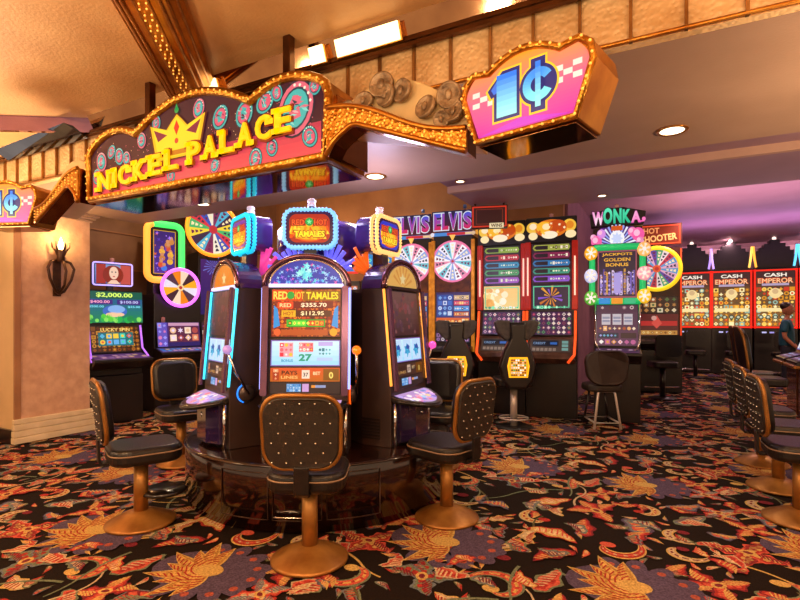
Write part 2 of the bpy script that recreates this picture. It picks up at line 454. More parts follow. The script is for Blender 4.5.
# mirror cove band and rails
band = MB().prismx([(2.9, ZU-.115), (2.9, ZU), (2.80, ZU), (2.86, ZU-.115)], -4.8, 5).build('trim_2', mirror); struct(band)
d = Vector((-6.44, -4.04, 0)).normalized(); nrm = Vector((d.y, -d.x, 0))
b2 = MB(); A = Vector((-4.8, 2.86, 0)); B = A+d*8
b2.loft([[tuple(A+Vector((0, 0, ZU-.14))), tuple(A+Vector((0, 0, ZU))), tuple(A+Vector((0, .05, ZU))), tuple(A+Vector((0, .05, ZU-.14)))],
         [tuple(B+Vector((0, 0, ZU-.14))), tuple(B+Vector((0, 0, ZU))), tuple(B+Vector((0, .05, ZU))), tuple(B+Vector((0, .05, ZU-.14)))]])
struct(b2.build('trim_3', mat('mirror_violet', 'a080a0', '8a6a8c', 3, .07, 1.)))
struct(MB().box(-9, 2.84, ZU-.145, 5, 2.87, ZU-.115).box(-9, 2.835, ZU-.185, 5, 2.868, ZU-.16).build('trim_4', brass_dk))
struct(MB().tube([(-9, 2.885, ZS+.012), (5, 2.885, ZS+.012)], .012, 6).build('trim_5', gold_s))
# slanted mirror wedge over the left fascia
mw = MB().loft([[(-6.3, 2.84, ZU-.19), (-6.3, 2.7, ZU-.12), (-6.3, 2.78, ZU-.12)], [(-4.85, 2.84, ZU-.19), (-4.85, 2.62, ZU-.12), (-4.85, 2.7, ZU-.12)]])
struct(mw.build('trim_6', mat('mirror_blue_reflect', '7088b0', '5a7098', 3, .06, 1.)))  # blue of the reflected surroundings put into the mirror colour
# diagonal gilded beam under the coffer
bd = Vector((.82, -1.02, 0)).normalized(); bn = Vector((-bd.y, bd.x, 0))
a0 = Vector((-3.50, 2.93, 0)); a1 = a0+bd*6.2
def bp_(p, u, z): q = p+bn*u; return (q.x, q.y, z)
prof = [(-.21, ZU), (-.21, ZU-.05), (-.15, ZU-.11), (-.08, ZU-.13), (.08, ZU-.13), (.15, ZU-.11), (.21, ZU-.05), (.21, ZU)]
beam = struct(MB().loft([[bp_(a0, u, z) for u, z in prof], [bp_(a1, u, z) for u, z in prof]]).build('ceiling_beam', gold_s))
for u in (-.18, -.14, -.105, -.04, .04, .105, .14, .18):
    MB().tube([bp_(a0, u, ZU-(.128 if abs(u) < .12 else .11 if abs(u) < .15 else .075)), bp_(a1, u, ZU-(.128 if abs(u) < .12 else .11 if abs(u) < .15 else .075))], .012, 6).build('moulding', gold_s, beam)
BEAM = (a0, bd, bn, beam)
# soffit and the ceilings behind it
sbox('ceiling_soffit', ceil_soft, -7.0, 2.962, ZS, 5, 4.86, ZS+.34)
sbox('ceiling_recess', ceil_mauve, -2.53, 4.86, HC+1.75, 7, 6.2, HC+1.85)
bm_ = struct(MB().box(-2.53, 6.18, HC+1.69, 7, 7.6, HC+1.8).build('ceiling_beam.001', ceil_mauve))
struct(MB().box(-2.53, 6.13, HC+1.665, 7, 6.21, HC+1.76).build('trim_7', ceil_peach, None, .006))
sbox('ceiling_back', ceil_mauve, -2.53, 7.6, HC+2.3, 9.5, 18.3, HC+2.4)
sbox('ceiling_back.001', wall_br, -8.2, 4.86, HC+2.75, -2.53, 9.2, HC+2.85)
sbox('wall_left', stucco, -8.4, 3.3, 0, -7.05, 4.15, ZS)
sbox('wall_front', cream, -9.6, 3.24, .17, -7.045, 3.3, ZS)
struct(MB().box(-7.06, 3.232, .2, -7.03, 3.30, ZS).build('trim_8', wall_br))
sbox('baseboard_front', body_dk, -9.6, 3.2, 0, -7.06, 3.24, .17)
bb = MB()
for k, (z0, z1, w) in enumerate(((0, .08, .075), (.08, .16, .062), (.16, .235, .05), (.235, .30, .038))): bb.box(-7.06, 3.225-w*.3, z0+.003, -7.05+w, 4.15+w, z1-.003)
struct(bb.build('baseboard_left', plaster, None, .006))
cm = MB()
for k in range(3): cm.box(-7.06, 3.3, ZS-.1+.033*k, -7.03+.035*k, 4.18+.03*k, ZS-.07+.033*k)
struct(cm.build('trim_9', ceil_soft, None, .005))
wr = sbox('wall_recess', panel_dk, -8.2, 4.15, 0, -8.0, 9.0, 4.3)
for z in (2.35, 2.95): MB().box(-8.0, 4.15, z, -7.985, 9.0, z+.02).build('panel_joint', wall_br, wr)
sbox('wall_back', wall_br, -8.2, 9.0, 0, -1.55, 9.15, 4.3)
sbox('wall_far', wall_pu, -1.6, 18.1, 0, 9.5, 18.25, HC+2.3)
struct(MB().box(-1.6, 18.0, 3.42, 9.5, 18.1, 3.68).build('trim_10', ceil_mauve))
sbox('wall_side', wall_pu, -1.62, 9.15, 0, -1.5, 18.2, HC+2.3)
struct(MB().box(-3.1, 8.88, 3.12, -1.55, 9.0, 3.2).build('trim_11', mat('lit_shelf', 'e0b060', rough=.5, emit='d09030', es=.5)))
# ================================================================== CEILING LAMPS
def spot(name, xyz, e, col, ang=120, blend=.6, size=.06):
    l = bpy.data.lights.new(name, 'SPOT'); l.energy = e; l.color = col; l.spot_size = RAD(ang); l.spot_blend = blend; l.shadow_soft_size = size
    o = bpy.data.objects.new(name, l); COL.objects.link(o); o.location = xyz; return o
def area(name, xyz, e, col, sx, sy=None, rot=(0, 0, 0), shape='RECTANGLE'):
    l = bpy.data.lights.new(name, 'AREA'); l.energy = e; l.color = col; l.shape = shape; l.size = sx
    if sy: l.size_y = sy
    o = bpy.data.objects.new(name, l); COL.objects.link(o); o.location = xyz; o.rotation_euler = rot; return o
WARM = (1., .66, .36); WARM2 = (1., .74, .48)
lens = glow('fff0c8', 5.)
def downlight(xy, z, label, e=60, r=.085, col=WARM2, ang=125):
    t = thing('downlight', label, 'downlight', xy, z, 0, 'recessed ceiling downlights')
    MB().hoop([(r, 0), (r*1.3, 0), (r*1.35, -.006), (r*1.3, -.012), (r, -.009)], 24).build('trim_ring', gold_s, t)
    MB().lathe([(.001, -.003), (r, -.003), (r, -.006), (.001, -.006)], 24).build('lens', lens, t)
    if e: spot('lamp', (xy[0], xy[1], z-.03), e, col, ang)
for q in ((-6.7, 5.3), (-6.4, 7.2), (-4.4, 8.0)): spot('recess_fill', (q[0], q[1], HC+2.7), 55, WARM2, 130)  # spots without fixtures, added to brighten the dark recess walls
downlight((.05, 4.36), ZS, 'large downlight in the soffit right of the small penny sign', 70)
downlight((-2.58, 4.36), ZS, 'downlight in the soffit under the arch with coins', 60)
downlight((-5.1, 4.38), ZS, 'downlight in the soffit below the lettered crown sign', 60)
downlight((-2.28, 5.95), HC+1.75, 'small downlight in the recess above the red outlined sign', 22, .05)
downlight((-.65, 5.75), HC+1.75, 'small downlight in the recess right of the penny sign', 22, .05)
downlight((-.75, 7.3), HC+1.69, 'small downlight under the dropped beam near the green lettered topper', 22, .05)
downlight((2.1, 9.6), HC+2.3, 'downlight with a pale glow on the purple ceiling above the far machines', 40, .07)
# ================================================================== HANGING SIGNS AND ARCHES
def studs(pts, r=.011, y=0):
    b = MB()
    for x, z in pts: b.ball((x, y, z), r, 6, 4)
    return b
_BULB = {}
def bulbs(pts3, parent, r=.010, name='bulb', m=None):
    """small bulbs, each an object sharing one mesh; past a hundred the rest are one stuff part"""
    k = (r, (m or stud_m).name)
    for i, p in enumerate(pts3[:100]):
        if k not in _BULB:
            o = MB().ball((0, 0, 0), r, 7, 5).build(name, m or stud_m, parent); _BULB[k] = o.data
        else: o = link(name, _BULB[k], None, parent)
        o.location = p
    if len(pts3) > 100:
        b = MB()
        for p in pts3[100:]: b.ball(p, r, 6, 4)
        b.build('bulb_rest', m or stud_m, parent)['kind'] = 'stuff'
def resample(pts, step, closed=True):
    out = []; n = len(pts); acc = 0
    for i in range(n if closed else n-1):
        a, b = Vector(pts[i]), Vector(pts[(i+1) % n]); L = (b-a).length
        while acc < L:
            out.append(tuple(a+(b-a)*(acc/L))); acc += step
        acc -= L
    return out
def offset(pts, d):
    """move a closed outline outward by d"""
    n = len(pts); A = sum(pts[i][0]*pts[(i+1) % n][1]-pts[(i+1) % n][0]*pts[i][1] for i in range(n)); s = 1 if A > 0 else -1
    out = []
    for i in range(n):
        p, q, r = Vector(pts[i-1]), Vector(pts[i]), Vector(pts[(i+1) % n])
        t = ((q-p).normalized()+(r-q).normalized()); t = t.normalized() if t.length > 1e-6 else (r-q).normalized()
        out.append((q.x+s*t.y*d, q.y-s*t.x*d))
    return out
def arcpts(x0, z0, x1, z1, rise, n=12):
    out = []
    for i in range(n+1):
        t = i/n; out.append((x0+(x1-x0)*t, z0+(z1-z0)*t+rise*4*t*(1-t)))
    return out
a0, bd, bn, beam = BEAM
bl = []
for k in range(64):
    q = a0+bd*(.05+k*.055)
    for u in ((-.012, .014) if k < 30 else (0,)): bl.append((q.x+bn.x*(u*2+(.006 if k % 2 else -.006)), q.y+bn.y*(u+(.006 if k % 2 else -.006)), ZU-.138))
bulbs(bl, beam, .0065)
glyph_y = mat('letter_yellow', 'f8cc20', 'e8b018', 12, .4, emit='ffc000', es=.42)
def crown_sign():
    xl, xr = -4.15, -1.80; xc = (xl+xr)/2; zb = HC+1.0
    t = thing('hanging_sign', 'long arched casino sign lettered NICKEL PALACE with a yellow crown', 'sign', (xc, 2.45), zb)
    w = xr-xl; h = w/2
    out = [(-h+.02, 0), (h-.02, 0), (h, .34)]
    out += [(h-.02, .40)]+arcpts(h-.06, .43, .585, .40, .075, 8)[0:]
    out += arcpts(.575, .40, -.585, .39, .175, 16)
    out += arcpts(-.6, .39, -h+.06, .38, .075, 8)
    out += [(-h, .32)]
    MB().prism(offset(out, .05), .02, .42).build('casing', gold_s, t, .008)
    und = MB().box(-h, .03, -.058, h, .41, -.05).build('underside', mirror, t)
    MB().box(h+.045, .05, -.02, h+.055, .4, .36).build('end_panel', mirror, t)
    a = Art(); a.poly(out, '3a1428', 0)
    a.vgrad(-h+.03, .004, h-.03, .20, 'f0505a', 'b03050', 6, 1)
    R = random.Random(5)
    for _ in range(150):
        x, z = R.uniform(-h+.05, h-.05), R.uniform(.2, .40); a.disc(x, z, .004, R.choice(('e08090', 'ffd0a0', 'c04060')), 2, 5)
    def coin(x, z, r, al, c1='38b0b0', c2='d85878'):
        def e(k, c, l, dx=0): a.poly([(x+dx+r*k*.8*cos(q)*cos(al)-r*k*sin(q)*sin(al), z+r*k*.8*cos(q)*sin(al)+r*k*sin(q)*cos(al)) for q in (2*pi*i/18 for i in range(18))], c, l)
        e(1, '102838', 3); e(.92, c1, 4); e(.74, '1a4050', 5); e(.66, c2, 6)
        a.poly([(x-r*.2, z-r*.4), (x+r*.25, z-r*.3), (x+r*.15, z+r*.1), (x+r*.28, z+r*.35), (x-r*.1, z+r*.45), (x-r*.3, z+r*.1)], c1, 7)
        for k in range(14):
            q, g = R.uniform(0, 6.28), R.uniform(.05, .6); u = al+R.uniform(-.5, .5); px, pz = x+r*g*.8*cos(q), z+r*g*sin(q); dd = r*R.uniform(.1, .26)
            a.poly([(px-dd*cos(u), pz-dd*sin(u)), (px-.25*dd*sin(u), pz+.25*dd*cos(u)), (px+dd*cos(u), pz+dd*sin(u)), (px+.25*dd*sin(u), pz-.25*dd*cos(u))], R.choice((c1, c2, '183848', 'f0b0b8', '903858', '80d8d0')), 8+k % 2)
        for k in range(5): q = al+.5+k*.35; a.disc(x+r*.82*.8*cos(q), z+r*.8*sin(q), r*.06, 'e8f0e0', 8, 5)
    for x, z, r, al in ((-1.03, .27, .07, .3), (-.90, .33, .05, -.6), (-.80, .28, .06, .3), (-1.09, .16, .055, 0), (-.71, .25, .05, .2), (-1.0, .10, .05, .8),
              (-.53, .36, .055, .2), (-.36, .46, .05, .1), (.09, .48, .062, -.3), (.30, .38, .075, -.5), (.52, .36, .08, -.4), (.70, .40, .07, -.9),
              (.95, .31, .15, -.3), (.80, .44, .05, .3), (1.06, .12, .06, .5), (.76, .10, .05, .2), (-.2, .05, .045, .4), (.25, .06, .05, -.4), (.62, .05, .06, 0), (1.1, .42, .05, 0)): coin(x, z, r*1.22, al, *(('38b0b0', 'd85878') if (x*100) % 2 < 1 else ('d86880', '40b8b8')))
    # crown
    cx = -.13; 
    def cr(k, c, l): a.poly([(cx+x*k, .32+(z-.32)*k) for x, z in ((-.22, .17), (.22, .17), (.29, .44), (.19, .41), (.11, .385), (.05, .44), (0, .48), (-.05, .44), (-.11, .385), (-.19, .41), (-.29, .44))], c, l)
    cr(1.07, '5a2010', 9); cr(1, 'f0c020', 10); cr(.9, 'ffdc30', 11)
    a.poly([(cx-.25, .405), (cx-.1, .345), (cx-.2, .31)], '802040', 12); a.poly([(cx+.25, .405), (cx+.1, .345), (cx+.2, .31)], '802040', 12)
    a.poly([(cx, .33), (cx+.03, .385), (cx, .44), (cx-.03, .385)], 'e03020', 12); a.disc(cx, .29, .02, 'd04030', 12); a.disc(cx, .51, .022, '20a050', 12); a.poly([(cx-.02, .51), (cx, .56), (cx+.02, .51)], '20a050', 12)
    a.rect(cx-.2, .19, cx+.2, .225, 'c07818', 12)
    a.build('sign_panel', t, (0, .004, 0), 0, .85)
    ring = offset(out, .028)
    rim = MB().tube([(x, .0, z) for x, z in ring], .031, 8, True).build('rim', gold, t)
    bulbs([(x, -.03, z) for x, z in resample(ring, .058)], t, .0078)
    # lettering, each letter set along a rising curve with slab serifs
    def letters(grow, y0, y1, m, name, par):
        for word, xs, xe, za, zm, ze, hh in (('NICKEL', -1.04, -.10, .10, .12, .165, .15), ('PALACE', .0, .93, .165, .20, .255, .155)):
            b = MB()
            ws = [.30 if c == 'I' else 1.0 for c in word]; ws = [1.08 if c == 'N' else v for c, v in zip(word, ws)]
            gap = .26; tot = sum(ws)+gap*(len(ws)-1); u = (xe-xs)/tot; x = xs
            for c, wv in zip(word, ws):
                cw = wv*u; cxm = x+cw/2; q = (cxm-xs)/(xe-xs); zc = (1-q)*(1-q)*za+2*q*(1-q)*zm+q*q*ze; sl = 2*(1-q)*(zm-za)+2*q*(ze-zm)
                vs, fs, tw, thh = text_mesh(c, .03, 0)
                rings = []
                lw = cw+grow*2; lh = hh+grow*2
                M = T(cxm, 0, zc)
                V0 = [((v[0]/tw-.5)*lw, y0, (v[1]/thh-.5)*lh) for v in vs]; V1 = [(v[0], y1, v[2]) for v in V0]
                b.add(V0, fs, M=M)
                edges = {}
                for f in fs:
                    for i in range(len(f)):
                        e = (f[i], f[(i+1) % len(f)]); edges[tuple(sorted(e))] = edges.get(tuple(sorted(e)), 0)+1
                rim_ = [e for e, k in edges.items() if k == 1]
                b.add(V0+V1, [(e[0], e[1], e[1]+len(V0), e[0]+len(V0)) for e in rim_], M=M)
                se = {'N': ((-.5, -.5), (-.5, .5), (.5, .5)), 'I': ((0, -.5), (0, .5)), 'C': ((.42, .26),), 'K': ((-.4, -.5), (-.4, .5), (.38, .5), (.42, -.5)),
                      'E': ((-.42, -.5), (-.42, .5)), 'L': ((-.4, -.5), (-.4, .5)), 'P': ((-.36, -.5), (-.42, .5)), 'A': ((-.42, -.5), (.42, -.5))}[c]
                for sx, sz in se:
                    hw = .27*u+grow; th = .034+grow*.6; X = sx*cw; Z = sz*hh-(.014 if sz > 0 else -.014)
                    b.box(X-hw, y0, Z-th/2, X+hw, y0+.002, Z+th/2, M=M)
                x += cw+gap*u
            b.build(name, m, par)
    letters(.016, -.012, .0, mat('letter_shadow', '8a3410', rough=.5), 'letter_outline', t)
    letters(0, -.03, -.012, glyph_y, 'lettering', t)
    for x in (-.72, .72): MB().box(x-.03, .18, .42, x+.03, .24, ZU-zb).build('hanger_post', brass_dk, t, .006)
crown_sign()
def penny_sign(label, xy, rz, zb):
    t = thing('hanging_sign', label, 'sign', xy, zb, rz)
    out = [(-.235, 0), (.235, 0), (.305, .21), (.295, .27), (.26, .30)]+arcpts(.17, .285, .15, .30, 0, 1)+arcpts(.13, .31, -.13, .31, .035, 10)+[(-.17, .285), (-.26, .30), (-.295, .27), (-.305, .21)]
    c = offset(out, .03)
    MB().loft([[(x, .0, z) for x, z in c], [(x, .27, z) for x, z in c]]).build('casing', gold_s, t, .006)
    MB().box(-.24, .01, -.036, .24, .26, -.031).build('underside', mirror, t)
    a = Art()
    lo, hi, top = lin('c418a8'), lin('f86890'), lin('ffa020')
    N = 22
    zs = [i*.347/N for i in range(N+1)]
    def xr(z):
        if z <= .21: return .235+.07*z/.21
        if z <= .30: return .305-.05*((z-.21)/.09)**2
        return max(.001, .2*math.sqrt(max(0, 1-((z-.30)/.047)**2)))
    for i in range(N):
        q = (i+.5)/N; cl = tuple((lo[k]+(hi[k]-lo[k])*q*2) if q < .5 else (hi[k]+(top[k]-hi[k])*(q-.5)*2) for k in range(3))
        a.poly([(-xr(zs[i]), zs[i]), (xr(zs[i]), zs[i]), (xr(zs[i+1]), zs[i+1]), (-xr(zs[i+1]), zs[i+1])], cl, 0)
    for i in range(13):
        for j in range(3):
            if (i+j) % 2: continue
            x = -.27+i*.042; z = .14+j*.026+abs(i-6)*.002
            a.rect(x, z, x+.04, z+.025, 'ffe8e0' if abs(i-6) > 3 else 'ffc8c8', 1)
    a.poly([(-.23, .01), (.0, .05), (.22, .01)], 'c030d0', 1)
    def one(g): return [(-.135-g, .075-g), (-.03+g, .075-g), (-.03+g, .275+g), (-.09-g, .275+g), (-.165-g*1.3, .215), (-.15-g, .19-g), (-.135-g, .195-g)]
    for g, cl, l in ((.024, 'ffd030', 2), (.015, '202878', 3)):
        a.poly(one(g), cl, l); a.ring(.075, .175, .025-g*.6, .075+g, cl, l); a.rect(.055-g, .07-g, .095+g, .28+g, cl, l)
    for i in range(8):
        z0, z1 = .075+.025*i, .075+.025*(i+1); q = i/7; cl = tuple(lin('98ffff')[k]*(1-q)+lin('2880f8')[k]*q for k in range(3))
        a.rect(-.135, z0, -.03, z1, cl, 4)
        a.rect(.062, z0, .088, z1+.003, cl, 5)
    a.poly([(-.135, .195), (-.135, .25), (-.165, .215), (-.15, .19)], '3878f0', 4)
    for i in range(24):
        t0 = .55+i*(2*pi-1.1)/24; q = (sin(t0)+1)/2; cl = tuple(lin('80f8ff')[k]*(1-q)+lin('3090ff')[k]*q for k in range(3))
        a.sector(.075, .175, .035, .075, t0, t0+(2*pi-1.1)/24+.002, cl, 4, 1)
    a.build('sign_panel', t, (0, -.004, 0), 0, .95)
    MB().tube([(x, -.006, z) for x, z in offset(out, .016)], .017, 8, True).build('rim', gold, t)
    b = [(x, -.024, z) for x, z in resample(offset(out, .02), .05)]
    bulbs(b, t, .0068)
    return t
penny_sign('pink 1¢ sign with checker pattern in a gold case, hanging in the soffit front', (-.572, 2.295), RAD(-13.5), HC+.88)
penny_sign('smaller looking 1¢ sign over the stucco pillar, cut by the picture edge', (-5.17, 2.3), RAD(20), HC+.86)
coin_m = mat('coin_pewter', 'c0a480', '7a6248', 16, .4, .4, .8, 50)
cream_m = mat('mound_cream', 'e0c48c', 'd0b078', 4, .5)
def arch(label, xa, xb, y, zl, zr, mirror_x=False, coins=True):
    """gilded arch linking two signs, with a cream crest of coins behind it"""
    w = xb-xa; t = thing('sign_arch', label, 'arch', ((xa+xb)/2, y), HC)
    n = 20; top, bot = [], []
    for i in range(n+1):
        u = i/n; v = 1-u if mirror_x else u
        zt = 1.235-.27*v+.03*sin(2*pi*v)
        zb_ = (.955+.155*min(1, v/.22)**.55) if v < .22 else 1.11-.262*((v-.22)/.78)
        top.append((-w/2+w*u, zt)); bot.append((-w/2+w*u, zb_))
    mk = mat('arch_lining', '8a5630', '6a3a20', 3, .15, 1.)
    body = MB()
    for i in range(n):
        body.loft([[(x, yy, z) for x, z in (bot[i], bot[i+1], top[i+1], top[i])] for yy in (0, .13)])
    body.build('arch_body', mk, t)
    face = MB()
    for i in range(n): face.loft([[(x, yy, z) for x, z in (bot[i], bot[i+1], top[i+1], top[i])] for yy in (-.02, .0)])
    face.build('arch_face', gold, t)
    MB().tube([(x, -.02, z) for x, z in top], .016, 8).build('moulding', gold_s, t); MB().tube([(x, -.02, z) for x, z in bot], .016, 8).build('moulding', gold_s, t)
    s = []
    for r, q in enumerate((.18, .4, .62, .84)):
        line = [(a[0], a[1]*q+b[1]*(1-q)) for a, b in zip(top, bot)]
        s += resample(line, .052, False)
    bulbs([(x, -.024, z) for x, z in s], t, .0066)
    cr = [(-w/2+w*u, (1.23+.20*sin(pi*min(1, u*1.08))**.8)-.14*u) for u in (i/16 for i in range(17))]
    if mirror_x: cr = [(-x, z) for x, z in cr][::-1]
    MB().prism([(cr[0][0], .93 if mirror_x else 1.15)]+[(cr[-1][0], 1.15 if mirror_x else .93)]+cr[::-1], .1, .34).build('crest', cream_m, t, .01)
    if coins:
        k0 = -1 if mirror_x else 1
        for x, z, r in ((-.40, 1.22, .055), (-.27, 1.245, .06), (-.13, 1.315, .075), (-.10, 1.25, .065), (.02, 1.255, .065), (.19, 1.135, .065), (.35, 1.17, .07), (.38, 1.08, .06), (.30, 1.05, .045)):
            z += .02; x *= w*k0
            M = T(x, .07, z) @ RZ(random.uniform(-.3, .3)) @ RX(pi/2+random.uniform(-.3, .2))
            c = MB().lathe([(.001, -.012), (r, -.012), (r, .012), (r*.85, .012), (r*.8, .007), (.001, .009)], 20, M)
            c.loft([[(r*.3*cos(2*pi*i/8)*q, r*.45*sin(2*pi*i/8)*q, zz) for i in range(8)] for q, zz in ((1, .006), (.9, .016), (.4, .02))], True, True, M)
            c.build('coin', coin_m, t)
arch('gilded arch with a coin crest linking the crown sign to the penny sign', -1.74, -.88, 2.40, 0, 0)
arch('gilded arch linking the crown sign to the small penny sign on the pillar side', -4.84, -4.21, 2.40, 0, 0, True, False)
# ================================================================== COVE LAMPS in the mirror band
cove = glow('ffe0a0', 3.4)
for xa, xb, lab in ((-1.92, -1.42, 'glowing cove lamp in the mirrored band above the coin crest'), (-2.14, -2.0, 'short glowing cove lamp beside the hanger post of the crown sign'),
                    (-3.42, -3.02, 'cove lamp peeking out above the crown on the arched sign')):
    t = thing('cove_lamp', lab, 'lamp', ((xa+xb)/2-.05, 2.80), ZU-.09)
    w = (xb-xa)/2
    MB().prismx([(.06, -.06), (.02, -.055), (-.02, .05), (.04, .055)], -w, w).build('housing', gold_s, t)
    MB().prismx([(.016, -.05), (.008, -.05), (-.032, .045), (-.024, .045)], -w+.01, w-.01).build('diffuser', cove, t)
# ================================================================== WALL SCONCE
def sconce():
    # on the stucco face, projecting along +X
    t = thing('wall_sconce', 'dark iron torch sconce with a lit flame bulb on the stucco pillar', 'sconce', (-7.05, 3.72), 1.83, 0)
    MB().box(0, -.05, .0, .015, .05, .46).build('back_plate', bronze, t, .004)
    st = MB()
    for s in (-1, 1):
        st.tube([(.06, 0, .03), (.08, s*.05, .06), (.10, s*.13, .22), (.11, s*.16, .36), (.10, s*.12, .44), (.08, s*.04, .47)], .018, 6)
    st.tube([(.06, 0, .03), (.18, 0, .14), (.22, 0, .32), (.16, 0, .44), (.08, 0, .47)], .018, 6)
    st.build('scroll_strap', bronze, t)
    MB().lathe([(.02, .44), (.05, .46), (.045, .52), (.065, .58), (.06, .60), (.03, .6)], 14, T(.1, 0, 0)).build('cup', bronze, t)
    for k in range(6):
        a = k*pi/3
        MB().tube([(.1+.05*cos(a), .05*sin(a), .58), (.1+.09*cos(a), .09*sin(a), .63), (.1+.10*cos(a), .10*sin(a), .70)], [.012, .012, .003], 5).build('leaf', bronze, t)
    MB().lathe([(.012, .59), (.03, .63), (.032, .67), (.018, .72), (.002, .77)], 12, T(.1, 0, 0)).build('flame_bulb', glow('ffd890', 14.), t)
    l = bpy.data.lights.new('sconce_lamp', 'POINT'); l.energy = 7; l.color = (1, .62, .25); l.shadow_soft_size = .04
    o = bpy.data.objects.new('sconce_lamp', l); COL.objects.link(o); o.location = (-6.86, 3.72, 1.83+.72)
sconce()
# ================================================================== SWIVEL CHAIRS
def chair_back_outline(w, h, n=6):
    # rounded square, slightly narrower at the bottom
    return [(x*(1-.05*(.5-z/h)), z) for x, z in rr(w, h, .12, n)]
def gold_chair(label, xy, rz, foot=False):
    t = thing('swivel_chair', label, 'chair', xy, 0, rz, 'studded gold swivel chairs')
    MB().lathe([(.001, 0), (.245, 0), (.245, .012), (.235, .02), (.12, .075), (.06, .095), (.001, .095)], 36).build('base', chair_gold, t)
    MB().lathe([(.05, .08), (.05, .46)], 24).build('pole', chair_gold, t)
    MB().prismz(rr(.475, .49, .13, 6, 0, -.02), .475, .60).build('seat', leather, t, .035, 4)
    MB().tube([(x, y, .555) for x, y in rr(.477, .492, .13, 6, 0, -.02)], .006, 5, True).build('piping', mat('piping', '8a7058', rough=.5), t)
    out = chair_back_outline(.465, .44)
    tilt = RAD(-7)
    M = T(0, .27, .865) @ RX(tilt)
    def bend(x, y, z): return (x, y-.25*x*x, z)
    b = MB(); b.loft([[bend(x*k, y, z*k) for x, z in out] for k, y in ((.80, -.050), (.93, -.042), (.975, -.012), (.975, .012))], True, True, M); b.build('back_cushion', leather, t)
    b = MB(); b.loft([[bend(x*k, y, z*k) for x, z in out] for k, y in ((.965, .012), (.965, .026), (.93, .034))], True, True, M); shell = b.build('back_panel', leather_b, t)
    st = None
    for r in range(7):
        for c in range(5 if r % 2 == 0 else 4):
            x = (-.172+.086*c) if r % 2 == 0 else (-.129+.086*c); z = -.174+.059*r
            st = link('stud', st.data, None, shell) if st else MB().ball((0, 0, 0), .0055, 6, 4).build('stud', silver, shell)
            st.location = M @ Vector(bend(x, .036, z))
    MB().tube([tuple(M @ Vector(bend(x, .008, z))) for x, z in out], .0155, 8, True).build('rim', chair_gold, t)
    MB().prismx([(.10, .478), (.262, .478), (.282, .50), (.288, .66), (.272, .66), (.266, .51), (.255, .495), (.10, .495)], -.045, .045).build('bracket', leather, t, .004)
    return t
cA = gold_chair('studded gold swivel chair with its back to us before the middle carousel machine', P(-.575, 3.2), rz_cam(0, 1))
dup(cA, 'studded gold swivel chair facing the right carousel machine', P(.36, 3.87), rz_cam(-.72, .70))
cC = dup(cA, 'studded gold swivel chair with a black foot disc at the left carousel machine', P(-1.95, 3.78), rz_cam(.80, .60))
MB().lathe([(.001, .19), (.15, .19), (.165, .205), (.15, .225), (.001, .225)], 28, T(.0, -.16, 0)).build('foot_disc', body_dk, cC)
dup(cA, 'gold rimmed swivel chair behind the left carousel machine, black front of its back showing', P(-2.33, 5.35), rz_cam(.62, -.78))
dup(cA, 'gold rimmed swivel chair half hidden behind the right carousel machine', P(.37, 5.25), rz_cam(-.30, -.95))
for y, lab in ((4.78, 'studded gold swivel chair at the front of the row along the aisle'), (5.62, 'second swivel chair in the aisle row, peeking past the front one'),
               (6.5, 'third swivel chair in the aisle row, mostly behind the other two')):
    dup(cA, lab, (.91, y), RAD(90)+RAD(4))
# tall dark chairs with a gold rim further up the aisle
def tall_chair(label, xy, rz):
    t = thing('high_back_chair', label, 'chair', xy, 0, rz, 'tall dark gold rimmed chairs')
    MB().lathe([(.001, 0), (.24, 0), (.24, .012), (.08, .06), (.001, .06)], 28).build('base', chair_gold, t)
    MB().lathe([(.045, .05), (.045, .6)], 16).build('pole', chair_gold, t)
    MB().prismz(rr(.5, .5, .12, 5), .58, .70).build('seat', leather, t, .03, 3)
    out = rr(.55, .72, .2, 6); M = T(0, .28, 1.06) @ RX(RAD(-8))
    MB().loft([[(x*k, y-.3*x*x, z*k) for x, z in out] for k, y in ((.85, -.05), (.96, -.03), (.96, .03))], True, True, M).build('backrest', leather, t)
    MB().tube([tuple(M @ Vector((x, .02-.3*x*x, z))) for x, z in out], .018, 8, True).build('rim', chair_gold, t)
    MB().prismx([(.05, .57), (.3, .57), (.31, .8), (.29, .8), (.28, .59), (.05, .59)], -.08, .08).build('bracket', body_dk, t)
    return t
tA = tall_chair('tall dark chair with a gold rim at the first slant top machine up the aisle', (1.27, 8.85), RAD(95))
dup(tA, 'tall dark chair with a gold rim nearest the person in teal', (1.3, 9.75), RAD(93))
